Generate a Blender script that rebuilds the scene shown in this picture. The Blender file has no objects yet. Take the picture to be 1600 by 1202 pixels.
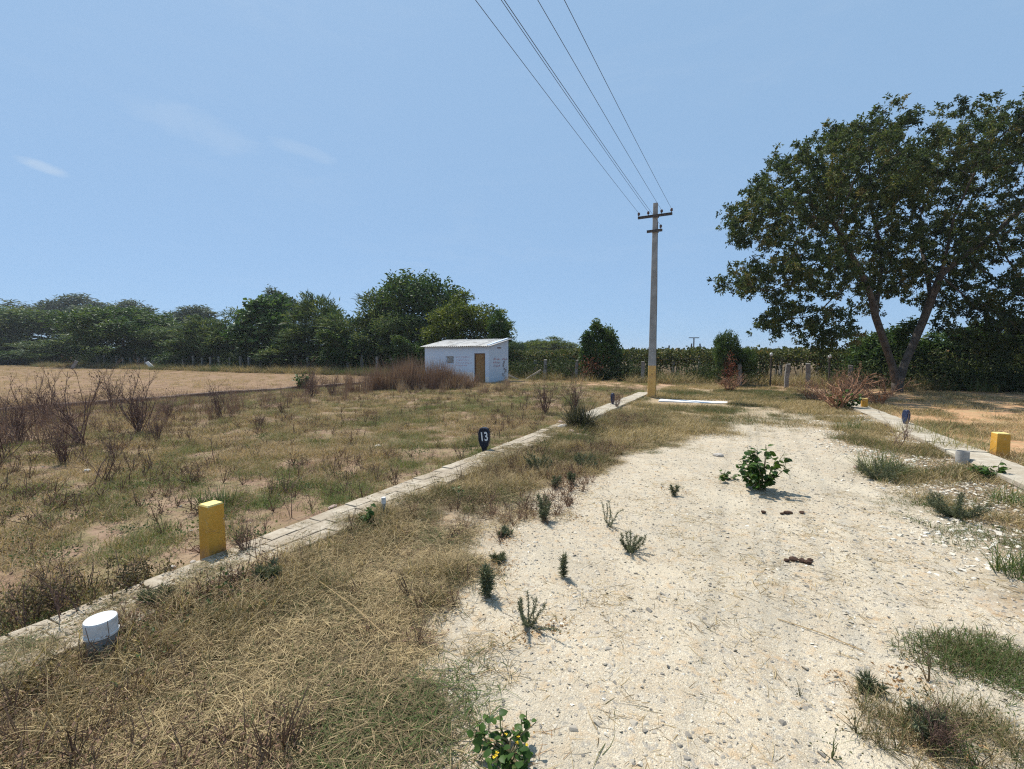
import bpy, math
import numpy as np
from mathutils import Vector

# ------------------------------------------------------------------ camera, sky, sun, exposure
scene = bpy.context.scene
coll = scene.collection
CAM_H, FPX = 1.65, 700.0
PITCH = math.atan((601 - 555) / FPX)
cam_data = bpy.data.cameras.new('camera')
cam_data.sensor_fit = 'HORIZONTAL'
cam_data.sensor_width = 36.0
cam_data.lens = FPX / 1600.0 * 36.0
cam_data.clip_start = 0.05
cam_data.clip_end = 8000.0
cam = bpy.data.objects.new('camera', cam_data)
cam.location = (0, 0, CAM_H)
cam.rotation_euler = (math.pi / 2 - PITCH, 0, 0)
coll.objects.link(cam)
scene.camera = cam

SUN_EL = math.radians(61)
SUN_AZ = math.radians(-38)          # measured from +Y, negative = to the left
world = bpy.data.worlds.new('World')
scene.world = world
world.use_nodes = True
wn, wl = world.node_tree.nodes, world.node_tree.links
wn.clear()
w_out = wn.new('ShaderNodeOutputWorld')
w_bg = wn.new('ShaderNodeBackground')
w_sky = wn.new('ShaderNodeTexSky')
w_sky.sky_type = 'NISHITA'
w_sky.sun_disc = False
w_sky.sun_elevation = SUN_EL
w_sky.sun_rotation = SUN_AZ
w_sky.altitude = 900
w_sky.air_density = 0.7
w_sky.dust_density = 1.5
w_sky.ozone_density = 7.0
w_bg.inputs['Strength'].default_value = 0.15
wl.new(w_bg.outputs[0], w_out.inputs[0])
SKY_COLOR_SOCKET = w_sky.outputs[0]

sun_data = bpy.data.lights.new('sun', 'SUN')
sun_data.energy = 4.5
sun_data.angle = math.radians(0.8)
sun_data.color = (1.0, 0.955, 0.88)
sun = bpy.data.objects.new('sun', sun_data)
to_sun = Vector((math.sin(SUN_AZ) * math.cos(SUN_EL), math.cos(SUN_AZ) * math.cos(SUN_EL), math.sin(SUN_EL)))
sun.rotation_euler = to_sun.to_track_quat('Z', 'Y').to_euler()
sun.location = (-20, 20, 40)
coll.objects.link(sun)

vs = scene.view_settings
vs.view_transform = 'Standard'
vs.look = 'None'
vs.exposure = 0.42
vs.gamma = 1.0
vs.use_curve_mapping = False

scene.cycles.filter_width = 1.2
scene.cycles.use_denoising = False          # keeps the fine grain of grass and gravel

# ------------------------------------------------------------------ node helper
class NT:
    """small helper to write node trees in one line each"""
    def __init__(self, tree):
        self.t, self.n, self.l = tree, tree.nodes, tree.links
    def put(self, sock, v):
        if v is None:
            return
        if isinstance(v, bpy.types.NodeSocket):
            self.l.new(v, sock)
        else:
            sock.default_value = v
    def math(self, op, a, b=None, c=None, clamp=False):
        n = self.n.new('ShaderNodeMath'); n.operation = op; n.use_clamp = clamp
        for i, v in enumerate((a, b, c)):
            self.put(n.inputs[i], v)
        return n.outputs[0]
    def mix(self, f, a, b, mode='MIX'):
        n = self.n.new('ShaderNodeMix'); n.data_type = 'RGBA'; n.blend_type = mode
        n.clamp_factor = True
        self.put(n.inputs['Factor'], f)
        self.put(n.inputs[6], a if isinstance(a, bpy.types.NodeSocket) else (*a, 1))
        self.put(n.inputs[7], b if isinstance(b, bpy.types.NodeSocket) else (*b, 1))
        return n.outputs[2]
    def noise(self, vec, scale, detail=3, rough=0.55, dist=0.0):
        n = self.n.new('ShaderNodeTexNoise')
        self.put(n.inputs['Vector'], vec)
        n.inputs['Scale'].default_value = scale
        n.inputs['Detail'].default_value = detail
        n.inputs['Roughness'].default_value = rough
        n.inputs['Distortion'].default_value = dist
        return n.outputs['Fac']
    def voronoi(self, vec, scale, feature='F1', rnd=1.0):
        n = self.n.new('ShaderNodeTexVoronoi'); n.feature = feature
        self.put(n.inputs['Vector'], vec)
        n.inputs['Scale'].default_value = scale
        n.inputs['Randomness'].default_value = rnd
        return n
    def smooth(self, v, a, b, c=0.0, d=1.0):
        n = self.n.new('ShaderNodeMapRange'); n.interpolation_type = 'SMOOTHSTEP'
        self.put(n.inputs[0], v); self.put(n.inputs[1], a); self.put(n.inputs[2], b)
        self.put(n.inputs[3], c); self.put(n.inputs[4], d)
        return n.outputs[0]
    def lin(self, v, a, b, c=0.0, d=1.0):
        n = self.n.new('ShaderNodeMapRange')
        self.put(n.inputs[0], v); self.put(n.inputs[1], a); self.put(n.inputs[2], b)
        self.put(n.inputs[3], c); self.put(n.inputs[4], d)
        return n.outputs[0]
    def ramp(self, f, stops):
        n = self.n.new('ShaderNodeValToRGB')
        e = n.color_ramp.elements
        while len(e) > 1:
            e.remove(e[-1])
        e[0].position = stops[0][0]; e[0].color = (*stops[0][1], 1)
        for p, c in stops[1:]:
            x = e.new(p); x.color = (*c, 1)
        self.put(n.inputs[0], f)
        return n.outputs[0]
    def attr(self, name, kind='GEOMETRY'):
        n = self.n.new('ShaderNodeAttribute'); n.attribute_name = name; n.attribute_type = kind
        return n.outputs['Fac']
    def dot(self, v, w):
        n = self.n.new('ShaderNodeVectorMath'); n.operation = 'DOT_PRODUCT'
        self.put(n.inputs[0], v); n.inputs[1].default_value = w
        return n.outputs['Value']
    def scalevec(self, v, w):
        n = self.n.new('ShaderNodeVectorMath'); n.operation = 'MULTIPLY'
        self.put(n.inputs[0], v); n.inputs[1].default_value = w
        return n.outputs[0]
    def bump(self, h, strength, dist):
        n = self.n.new('ShaderNodeBump')
        self.put(n.inputs['Height'], h)
        n.inputs['Strength'].default_value = strength
        n.inputs['Distance'].default_value = dist
        return n.outputs[0]
    def position(self):
        return self.n.new('ShaderNodeNewGeometry').outputs['Position']
    def objcoord(self):
        return self.n.new('ShaderNodeTexCoord').outputs['Object']

def new_mat(name):
    m = bpy.data.materials.new(name)
    m.use_nodes = True
    nt = NT(m.node_tree)
    bsdf = m.node_tree.nodes['Principled BSDF']
    return m, nt, bsdf

# thin clouds in the sky
nt = NT(world.node_tree)
wdir = wn.new('ShaderNodeTexCoord').outputs['Generated']
cl1 = nt.noise(nt.scalevec(wdir, (2.2, 2.2, 8.0)), 1.0, 5, 0.6, 0.6)
cl2 = nt.noise(nt.scalevec(wdir, (9.0, 9.0, 34.0)), 1.0, 5, 0.6, 0.8)
cover = nt.math('MULTIPLY', nt.smooth(cl1, 0.42, 0.78), nt.smooth(cl2, 0.3, 0.75))
veil = nt.math('MULTIPLY', cover, 0.10)
# one small brighter wisp low on the left and two fainter streaks
def wisp(nt, d, rx, rz, amount):
    c = Vector(d).normalized()
    right = Vector((c.y, -c.x, 0)).normalized()
    up = right.cross(c).normalized()
    tilt = right * 0.985 - up * 0.17
    up2 = up * 0.985 + right * 0.17
    a = nt.math('DIVIDE', nt.dot(wdir, tilt), rx)
    b = nt.math('DIVIDE', nt.dot(wdir, up2), rz)
    b0 = up2.dot(c) / rz; a0 = tilt.dot(c) / rx
    r2 = nt.math('ADD', nt.math('POWER', nt.math('SUBTRACT', a, a0), 2.0), nt.math('POWER', nt.math('SUBTRACT', b, b0), 2.0))
    r2 = nt.math('ADD', r2, nt.math('MULTIPLY', nt.math('SUBTRACT', cl2, 0.5), 2.6))
    f = nt.smooth(r2, 1.1, -0.2)
    f = nt.math('MULTIPLY', f, nt.math('GREATER_THAN', nt.dot(wdir, c), 0.5))
    return nt.math('MULTIPLY', f, amount)
v = nt.math('ADD', veil, wisp(nt, (-705, 700, 282), 0.032, 0.009, 0.34))
v = nt.math('ADD', v, wisp(nt, (-480, 700, 345), 0.11, 0.030, 0.12))
v = nt.math('ADD', v, wisp(nt, (-315, 700, 308), 0.06, 0.013, 0.12), clamp=True)
hazy_sky = nt.mix(0.85, SKY_COLOR_SOCKET, (1.64, 2.58, 3.76))      # an even veil of dry-season haze over the whole sky
wl.new(nt.mix(v, hazy_sky, (3.5, 3.9, 4.3)), w_bg.inputs['Color'])

# ------------------------------------------------------------------ plan of the place
# s runs across the road to the right, t along the road away from the viewer
CS, SN = 0.894427, 0.447214
def W(s, t):
    return (CS * s + SN * t, -SN * s + CS * t)
def ST(x, y):
    return (CS * x - SN * y, SN * x + CS * y)
ROADROT = -math.atan2(SN, CS)        # rotation about z that turns +x to the s axis
def gz(x, y):
    x = np.asarray(x, float); y = np.asarray(y, float)
    r = np.hypot(x, y)
    f = np.clip(1.2 - r / 60.0, 0.0, 1.0)
    h = 0.016 * np.sin(1.25 * x + 0.7 * y) + 0.014 * np.sin(1.35 * y - 1.0 * x + 2.0) + 0.007 * np.sin(3.1 * x + 1.9 * y + 1.0) + 0.006 * np.sin(3.7 * y - 2.3 * x)
    s = CS * x - SN * y; t = SN * x + CS * y
    rise = 0.050 * np.exp(-((s + 3.15) / 0.42) ** 2) * (t < 20) + 0.030 * np.exp(-((s - 3.2) / 0.4) ** 2) * (t < 20) + 0.02 * np.exp(-((s + 3.75) / 0.3) ** 2)
    return h * f - 0.02 + rise
def at(px, py, z=0.0):
    """place on the ground that the photograph shows at a spot"""
    u = (px - 800) / FPX; v = -(py - 601) / FPX
    dx, dy, dz = u, math.cos(PITCH) + v * math.sin(PITCH), -math.sin(PITCH) + v * math.cos(PITCH)
    k = (z - CAM_H) / dz
    return (dx * k, dy * k)
def hgt(py, Y):
    """height above the ground datum of what the photograph shows at row py, Y metres ahead"""
    v = -(py - 601) / FPX
    return CAM_H + (-math.sin(PITCH) + v * math.cos(PITCH)) / (math.cos(PITCH) + v * math.sin(PITCH)) * Y
def xat(px, py, Y):
    v = -(py - 601) / FPX
    return (px - 800) / FPX / (math.cos(PITCH) + v * math.sin(PITCH)) * Y
def G(px, py):
    x, y = at(px, py)
    return (x, y, float(gz(x, y)))

# ------------------------------------------------------------------ mesh helper
class MB:
    def __init__(self):
        self.v, self.q, self.t, self.a, self.n = [], [], [], [], 0
        self.qm, self.tm = [], []
    def add(self, verts, quads=None, tris=None, tint=0.5, mat=0):
        verts = np.asarray(verts, float).reshape(-1, 3)
        self.v.append(verts)
        a = np.broadcast_to(np.asarray(tint, float), (len(verts),))
        self.a.append(a)
        if quads is not None and len(quads):
            q = np.asarray(quads, int).reshape(-1, 4) + self.n
            self.q.append(q); self.qm.append(np.full(len(q), mat))
        if tris is not None and len(tris):
            q = np.asarray(tris, int).reshape(-1, 3) + self.n
            self.t.append(q); self.tm.append(np.full(len(q), mat))
        self.n += len(verts)
        return self
    def box(self, c, size, rz=0.0, tint=0.5, mat=0, bev=0.0):
        hx, hy, hz = [k / 2 for k in size]
        if bev <= 0:
            p = np.array([(x, y, z) for z in (-hz, hz) for y in (-hy, hy) for x in (-hx, hx)])
            q = [(0, 2, 3, 1), (4, 5, 7, 6), (0, 1, 5, 4), (2, 6, 7, 3), (1, 3, 7, 5), (0, 4, 6, 2)]
        else:
            ring = lambda i, z: [(-hx + i, -hy + i, z), (hx - i, -hy + i, z), (hx - i, hy - i, z), (-hx + i, hy - i, z)]
            p = np.array(ring(0, -hz) + ring(0, hz - bev) + ring(bev, hz))
            q = [(3, 2, 1, 0), (8, 9, 10, 11)]
            for k in (0, 4):
                for i in range(4):
                    j = (i + 1) % 4
                    q.append((k + i, k + j, k + 4 + j, k + 4 + i))
        co, si = math.cos(rz), math.sin(rz)
        p = np.stack([p[:, 0] * co - p[:, 1] * si + c[0], p[:, 0] * si + p[:, 1] * co + c[1], p[:, 2] + c[2]], 1)
        return self.add(p, q, tint=tint, mat=mat)
    def tube(self, pts, rad, sides=5, tint=0.5, cap=True, mat=0):
        pts = np.asarray(pts, float); n = len(pts)
        rad = np.broadcast_to(np.asarray(rad, float), (n,))
        d = np.gradient(pts, axis=0)
        d /= np.maximum(np.linalg.norm(d, axis=1, keepdims=True), 1e-9)
        ref = np.array([0.0, 0, 1]) if abs(d[0][2]) < 0.9 else np.array([1.0, 0, 0])
        u = np.cross(d, ref); u /= np.maximum(np.linalg.norm(u, axis=1, keepdims=True), 1e-9)
        w = np.cross(d, u)
        ang = np.arange(sides) * 2 * math.pi / sides
        ring = pts[:, None, :] + rad[:, None, None] * (np.cos(ang)[None, :, None] * u[:, None, :] + np.sin(ang)[None, :, None] * w[:, None, :])
        i = np.arange(n - 1)[:, None] * sides; k = np.arange(sides)[None, :]; k2 = (k + 1) % sides
        q = np.stack([i + k, i + k2, i + sides + k2, i + sides + k], -1).reshape(-1, 4)
        t = None
        V = ring.reshape(-1, 3)
        if cap:
            V = np.vstack([V, pts[:1], pts[-1:]])
            b = n * sides
            ks = np.arange(sides); ks2 = (ks + 1) % sides
            t = np.vstack([np.stack([np.full(sides, b), ks2, ks], 1), np.stack([np.full(sides, b + 1), (n - 1) * sides + ks, (n - 1) * sides + ks2], 1)])
        return self.add(V, q, t, tint=tint, mat=mat)
    def leaves(self, C, D, L, Wd, tint, rng, fold=0.25, mat=0):
        """diamond leaves folded along the midrib"""
        n = len(C)
        C = np.asarray(C, float)
        D = D / np.maximum(np.linalg.norm(D, axis=1, keepdims=True), 1e-9)
        R = rng.normal(size=(n, 3))
        S = np.cross(D, R); S /= np.maximum(np.linalg.norm(S, axis=1, keepdims=True), 1e-9)
        N = np.cross(S, D)
        L = np.broadcast_to(L, (n,))[:, None]; Wd = np.broadcast_to(Wd, (n,))[:, None]
        mid = C + D * L * 0.45
        a = mid + S * Wd * 0.5 + N * Wd * fold
        b = mid - S * Wd * 0.5 + N * Wd * fold
        tip = C + D * L - N * L * 0.12
        V = np.stack([C, a, tip, b], 1).reshape(-1, 3)
        i = np.arange(n) * 4
        T = np.concatenate([np.stack([i, i + 2, i + 1], 1), np.stack([i, i + 3, i + 2], 1)])
        return self.add(V, None, T, tint=np.repeat(np.broadcast_to(tint, (n,)), 4), mat=mat)
    def blades(self, n, rng, R, ln, lean, wd, curl=0.5, z0=0.0, segs=3, tint=None, mat=0, center=(0, 0)):
        r = R * np.sqrt(rng.random(n)); th = rng.random(n) * 2 * math.pi
        base = np.stack([center[0] + r * np.cos(th), center[1] + r * np.sin(th), rng.random(n) * z0], 1)
        az = rng.random(n) * 2 * math.pi
        le = np.radians(rng.uniform(*lean, n)); L = rng.uniform(*ln, n); w = rng.uniform(*wd, n)
        cu = rng.uniform(0.2, 1.0, n) * curl
        side0 = rng.normal(0, 0.5, n) * curl
        P = [base]; cur = base.copy()
        for k in range(segs):
            l2 = le + cu * k
            a2 = az + side0 * k
            d = np.stack([np.sin(l2) * np.cos(a2), np.sin(l2) * np.sin(a2), np.cos(l2)], 1)
            cur = cur + d * (L / segs)[:, None]
            cur[:, 2] = np.maximum(cur[:, 2], 0.003)
            P.append(cur.copy())
        P = np.stack(P, 1)
        sd = np.stack([-np.sin(az), np.cos(az), np.zeros(n)], 1)
        sd += rng.normal(0, 0.35, (n, 3)); sd /= np.linalg.norm(sd, axis=1, keepdims=True)
        prof = np.array([1.0, 0.9, 0.65, 0.12, 0.1])[:segs + 1] if segs >= 3 else np.array([1.0, 0.7, 0.1])[:segs + 1]
        off = sd[:, None, :] * (w[:, None] * prof[None, :])[:, :, None] * 0.5
        V = np.stack([P - off, P + off], 2).reshape(-1, 3)
        m = (segs + 1) * 2
        i = (np.arange(n) * m)[:, None] + (np.arange(segs) * 2)[None, :]
        Q = np.stack([i, i + 1, i + 3, i + 2], -1).reshape(-1, 4)
        tt = rng.random(n) if tint is None else np.clip(rng.normal(tint, 0.15, n), 0, 1)
        return self.add(V, Q, tint=np.repeat(tt, m), mat=mat)
    def mesh(self, name, mats, smooth=False, extra_pts=None):
        me = bpy.data.meshes.new(name)
        V = np.vstack(self.v) if self.v else np.zeros((0, 3))
        A = np.concatenate(self.a) if self.a else np.zeros(0)
        q = np.vstack(self.q) if self.q else np.zeros((0, 4), int)
        t = np.vstack(self.t) if self.t else np.zeros((0, 3), int)
        npt = 0
        if extra_pts is not None:
            npt = len(extra_pts); V = np.vstack([V, extra_pts]); A = np.concatenate([A, np.zeros(npt)])
        me.vertices.add(len(V)); me.vertices.foreach_set('co', V.astype(np.float32).ravel())
        nl = q.size + t.size
        me.loops.add(nl)
        me.loops.foreach_set('vertex_index', np.concatenate([q.ravel(), t.ravel()]).astype(np.int32))
        nf = len(q) + len(t)
        me.polygons.add(nf)
        st = np.concatenate([np.arange(len(q)) * 4, q.size + np.arange(len(t)) * 3]).astype(np.int32)
        me.polygons.foreach_set('loop_start', st)
        mi = np.concatenate([np.concatenate(self.qm) if self.qm else np.zeros(0, int), np.concatenate(self.tm) if self.tm else np.zeros(0, int)]).astype(np.int32)
        me.polygons.foreach_set('material_index', mi)
        me.polygons.foreach_set('use_smooth', np.full(nf, bool(smooth)))
        at_ = me.attributes.new('tint', 'FLOAT', 'POINT')
        at_.data.foreach_set('value', A.astype(np.float32))
        for m in (mats if isinstance(mats, (list, tuple)) else [mats]):
            me.materials.append(m)
        me.update(calc_edges=True)
        return me
    def build(self, name, mats, parent=None, smooth=False, loc=None, rz=0.0):
        return link(name, self.mesh(name, mats, smooth), parent, loc, rz)

def link(name, me, parent=None, loc=None, rz=0.0):
    o = bpy.data.objects.new(name, me)
    coll.objects.link(o)
    if parent is not None:
        o.parent = parent
    if loc is not None:
        o.location = loc
    if rz:
        o.rotation_euler = (0, 0, rz)
    return o
def tag(o, label=None, cat=None, group=None, kind=None):
    if label: o['label'] = label
    if cat: o['category'] = cat
    if group: o['group'] = group
    if kind: o['kind'] = kind
    return o
def thing(name, label, cat, loc, rz=0.0, group=None):
    o = bpy.data.objects.new(name, None)
    o.empty_display_size = 0.2
    coll.objects.link(o)
    o.location = loc; o.rotation_euler = (0, 0, rz)
    return tag(o, label, cat, group)
def copy_tree(o, loc, rz, sc, label, group=None, parts=True):
    c = o.copy(); coll.objects.link(c)
    c.location = loc; c.rotation_euler = (0, 0, rz)
    c.scale = sc if isinstance(sc, (tuple, list)) else (sc, sc, sc)
    c['label'] = label
    if group: c['group'] = group
    for ch in o.children:
        d = ch.copy(); coll.objects.link(d); d.parent = c
        for g in ch.children:
            e = g.copy(); coll.objects.link(e); e.parent = d
    return c

ORD = ['first', 'second', 'third', 'fourth', 'fifth', 'sixth', 'seventh', 'eighth', 'ninth', 'tenth', 'eleventh', 'twelfth', 'thirteenth', 'fourteenth', 'fifteenth', 'sixteenth', 'seventeenth', 'eighteenth', 'nineteenth', 'twentieth']
def ordinal(k):
    if k < 20: return ORD[k]
    tens, o = divmod(k + 1, 10)
    return ({2: 'twentieth', 3: 'thirtieth', 4: 'fortieth'}[tens]) if o == 0 else {2: 'twenty', 3: 'thirty', 4: 'forty'}[tens] + '-' + ORD[o - 1]
def vnoise(x, y, seed=0):
    """cheap smooth value noise 0..1"""
    x = np.asarray(x, float); y = np.asarray(y, float)
    xi = np.floor(x).astype(int); yi = np.floor(y).astype(int)
    fx = x - xi; fy = y - yi
    fx = fx * fx * (3 - 2 * fx); fy = fy * fy * (3 - 2 * fy)
    def h(a, b):
        n = (a * 374761393 + b * 668265263 + seed * 974634777) & 0xffffffff
        n = ((n ^ (n >> 13)) * 1274126177) & 0xffffffff
        return ((n ^ (n >> 16)) & 0xffff) / 65535.0
    return (h(xi, yi) * (1 - fx) + h(xi + 1, yi) * fx) * (1 - fy) + (h(xi, yi + 1) * (1 - fx) + h(xi + 1, yi + 1) * fx) * fy
def fbm(x, y, seed=0):
    return 0.55 * vnoise(x, y, seed) + 0.3 * vnoise(x * 2.1, y * 2.1, seed + 1) + 0.15 * vnoise(x * 4.3, y * 4.3, seed + 2)

# ------------------------------------------------------------------ materials
def terrain_material():
    m, n, b = new_mat('terrain')
    P = n.position()
    s = n.dot(P, (CS, -SN, 0)); t = n.dot(P, (SN, CS, 0))
    big = n.noise(P, 0.55, 4, 0.6)
    mid = n.noise(P, 2.3, 4, 0.6)
    fine = n.noise(P, 11.0, 5, 0.65)
    grit = n.noise(P, 70.0, 3, 0.7)
    wob = n.math('ADD', n.math('MULTIPLY', n.math('SUBTRACT', big, 0.5), 2.2), n.math('MULTIPLY', n.math('SUBTRACT', fine, 0.5), 1.3))
    sw = n.math('ADD', s, wob)
    tw = n.math('ADD', t, n.math('MULTIPLY', wob, 2.0))
    # gravel carriageway
    sl = n.math('ADD', n.lin(t, 5.5, 15.0, -2.2, 0.45), n.lin(t, 1.2, 2.6, 1.2, 0.0))
    gl = n.smooth(n.math('SUBTRACT', sw, sl), -0.75, 0.65)
    gr = n.smooth(sw, 2.45, 1.55)
    ge = n.smooth(tw, 18.5, 10.0)
    gravel = n.math('MULTIPLY', n.math('MULTIPLY', gl, gr), ge)
    Pd = n.math('MULTIPLY', fine, 1.0)
    v1 = n.voronoi(P, 42.0); v2 = n.voronoi(P, 150.0)
    sep1 = n.n.new('ShaderNodeSeparateColor'); n.l.new(v1.outputs['Color'], sep1.inputs[0])
    sep2 = n.n.new('ShaderNodeSeparateColor'); n.l.new(v2.outputs['Color'], sep2.inputs[0])
    gcol = n.mix(n.smooth(mid, 0.35, 0.7), (0.45, 0.375, 0.27), (0.535, 0.46, 0.34))
    gcol = n.mix(n.smooth(grit, 0.40, 0.80), gcol, (0.45, 0.365, 0.25))
    gcol = n.mix(n.math('MULTIPLY', n.smooth(n.noise(P, 4.5, 5, 0.7), 0.50, 0.66), 0.55), gcol, (0.44, 0.40, 0.33))
    gcol = n.mix(n.math('MULTIPLY', n.smooth(sep2.outputs[0], 0.84, 0.90), 0.6), gcol, (0.34, 0.30, 0.25))
    gcol = n.mix(n.math('MULTIPLY', n.smooth(sep2.outputs[1], 0.82, 0.88), 0.45), gcol, (0.76, 0.69, 0.55))
    gcol = n.mix(n.math('MULTIPLY', n.smooth(sep1.outputs[0], 0.93, 0.95), 0.55), gcol, (0.27, 0.255, 0.23))
    gcol = n.mix(n.math('MULTIPLY', n.smooth(fine, 0.53, 0.67), 0.62), gcol, (0.48, 0.335, 0.19))
    gcol = n.mix(n.math('MULTIPLY', n.smooth(v2.outputs['Distance'], 0.55, 0.8), 0.22), gcol, (0.30, 0.25, 0.18))
    gcol = n.mix(n.math('MULTIPLY', n.smooth(n.noise(P, 0.8, 4, 0.6), 0.45, 0.65), 0.5), gcol, (0.40, 0.35, 0.265))
    gcol = n.mix(n.math('MULTIPLY', n.smooth(n.noise(n.scalevec(P, (1.0, 0.7, 1.0)), 1.3, 3, 0.5), 0.54, 0.68), 0.55), gcol, (0.56, 0.485, 0.36))
    # soil colours
    verge = n.mix(n.smooth(fine, 0.4, 0.62), (0.153, 0.109, 0.069), (0.270, 0.206, 0.129))
    verge = n.mix(n.math('MULTIPLY', n.smooth(mid, 0.5, 0.65), 0.6), verge, (0.40, 0.27, 0.16))
    plot = n.mix(n.smooth(fine, 0.36, 0.62), (0.19, 0.118, 0.08), (0.30, 0.205, 0.138))
    plot = n.mix(n.math('MULTIPLY', n.smooth(mid, 0.42, 0.6), 0.5), plot, (0.30, 0.225, 0.13))
    plot = n.mix(n.math('MULTIPLY', n.smooth(n.noise(P, 3.4, 6, 0.75), 0.46, 0.60), 0.7), plot, (0.18, 0.155, 0.07))
    plot = n.mix(n.math('MULTIPLY', n.smooth(n.noise(P, 7.0, 5, 0.8), 0.54, 0.64), 0.8), plot, (0.105, 0.07, 0.05))
    plot = n.mix(n.math('MULTIPLY', n.smooth(big, 0.52, 0.66), 0.6), plot, (0.20, 0.115, 0.075))
    rsoil = n.mix(n.smooth(fine, 0.36, 0.62), (0.40, 0.22, 0.115), (0.50, 0.31, 0.17))
    rsoil = n.mix(n.math('MULTIPLY', n.smooth(mid, 0.45, 0.6), 0.7), rsoil, (0.33, 0.25, 0.13))
    field = n.mix(n.smooth(n.noise(P, 0.9, 7, 0.72), 0.38, 0.62), (0.185, 0.115, 0.068), (0.265, 0.172, 0.102))
    field = n.mix(n.math('MULTIPLY', n.smooth(mid, 0.52, 0.64), 0.5), field, (0.27, 0.2, 0.11))
    far = n.mix(n.smooth(mid, 0.4, 0.6), (0.17, 0.105, 0.068), (0.12, 0.105, 0.05))
    farroad = n.mix(n.smooth(fine, 0.42, 0.6), (0.27, 0.215, 0.125), (0.44, 0.315, 0.20))
    c = n.mix(n.smooth(s, -3.7, -3.4), plot, verge)
    c = n.mix(n.math('MULTIPLY', n.smooth(tw, 8.0, 13.0), n.smooth(s, -3.5, -3.2)), c, farroad)
    c = n.mix(n.smooth(sw, 3.4, 4.4), c, rsoil)
    c = n.mix(n.smooth(s, -18.8, -19.4), c, field)
    c = n.mix(n.smooth(tw, 25.5, 28.5), c, far)
    # the bare reddish strip in front of the vineyard fence
    bare = n.math('MULTIPLY', n.smooth(n.math('ABSOLUTE', n.math('SUBTRACT', tw, 26.2)), 3.0, 0.8), n.math('MULTIPLY', n.smooth(sw, -12.0, -8.0), n.smooth(sw, 6.0, 3.0)))
    c = n.mix(n.math('MULTIPLY', bare, 0.8), c, (0.47, 0.30, 0.19))
    c = n.mix(gravel, c, gcol)
    n.l.new(c, b.inputs['Base Color'])
    b.inputs['Roughness'].default_value = 0.95
    b.inputs['Specular IOR Level'].default_value = 0.15
    hgt = n.math('ADD', n.math('MULTIPLY', fine, 1.0), n.math('ADD', n.math('MULTIPLY', grit, 0.35), n.math('MULTIPLY', n.math('SUBTRACT', 1.0, v2.outputs['Distance']), n.math('MULTIPLY', gravel, 0.18))))
    n.l.new(n.bump(hgt, 0.75, 0.03), b.inputs['Normal'])
    return m
M_TERRAIN = terrain_material()

def leaf_mat(name, stops, transl=0.35, rough=0.6, itint=0.0, spec=0.16):
    """foliage: colour by the leaf's own tint (and the plant's), light through the blade"""
    m, n, b = new_mat(name)
    f = n.attr('tint')
    if itint:
        g = n.attr('itint', 'INSTANCER')
        f = n.math('ADD', g, n.math('MULTIPLY', n.math('SUBTRACT', f, 0.5), itint), clamp=True)
    col = n.ramp(f, stops)
    n.l.new(col, b.inputs['Base Color'])
    b.inputs['Roughness'].default_value = rough
    b.inputs['Specular IOR Level'].default_value = spec
    tr = n.n.new('ShaderNodeBsdfTranslucent')
    n.l.new(n.mix(1.0, col, (1.0, 1.0, 0.6), 'MULTIPLY'), tr.inputs['Color'])
    mx = n.n.new('ShaderNodeMixShader')
    mx.inputs[0].default_value = transl
    n.l.new(b.outputs[0], mx.inputs[1]); n.l.new(tr.outputs[0], mx.inputs[2])
    n.l.new(mx.outputs[0], n.n['Material Output'].inputs['Surface'])
    return m
def rough_mat(name, c1, c2, scale=6.0, rough=0.85, bump=0.4, dist=0.01, c3=None, s3=1.5, spec=0.25):
    """matt surface, two colours mottled by noise and a third in blotches"""
    m, n, b = new_mat(name)
    P = n.objcoord()
    f = n.noise(P, scale, 5, 0.65)
    col = n.mix(n.smooth(f, 0.36, 0.64), c1, c2)
    if c3:
        col = n.mix(n.smooth(n.noise(P, s3, 4, 0.65), 0.52, 0.66), col, c3)
    n.l.new(col, b.inputs['Base Color'])
    b.inputs['Roughness'].default_value = rough
    b.inputs['Specular IOR Level'].default_value = spec
    if bump:
        n.l.new(n.bump(n.math('ADD', f, n.math('MULTIPLY', n.noise(P, scale * 7, 3), 0.4)), bump, dist), b.inputs['Normal'])
    return m

M_GRASS_DRY = leaf_mat('dry_grass', [(0, (0.520, 0.403, 0.221)), (0.2, (0.333, 0.246, 0.136)), (0.45, (0.161, 0.117, 0.067)), (0.68, (0.119, 0.115, 0.050)), (1, (0.083, 0.126, 0.036))], 0.3, 0.7, 0.95, 0.15)
M_GRASS_PLOT = leaf_mat('plot_grass', [(0, (0.522, 0.385, 0.230)), (0.25, (0.318, 0.226, 0.138)), (0.5, (0.233, 0.197, 0.098)), (0.8, (0.193, 0.221, 0.075)), (1, (0.119, 0.170, 0.052))], 0.3, 0.7, 0.7, 0.15)
M_REED = leaf_mat('dry_reed', [(0, (0.40, 0.29, 0.20)), (0.4, (0.235, 0.148, 0.118)), (1, (0.145, 0.088, 0.080))], 0.25, 0.7, 0.5, 0.15)
M_STRAW = leaf_mat('straw', [(0, (0.58, 0.46, 0.26)), (0.5, (0.46, 0.33, 0.17)), (1, (0.30, 0.20, 0.11))], 0.2, 0.7, 0.0, 0.15)
M_WEED = leaf_mat('weed_green', [(0, (0.055, 0.085, 0.035)), (0.5, (0.085, 0.12, 0.045)), (1, (0.14, 0.18, 0.06))], 0.3, 0.5, 0.5)
M_SPIKY = leaf_mat('spiky_green', [(0, (0.075, 0.095, 0.06)), (0.5, (0.135, 0.155, 0.09)), (1, (0.25, 0.235, 0.135))], 0.2, 0.5)
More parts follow.
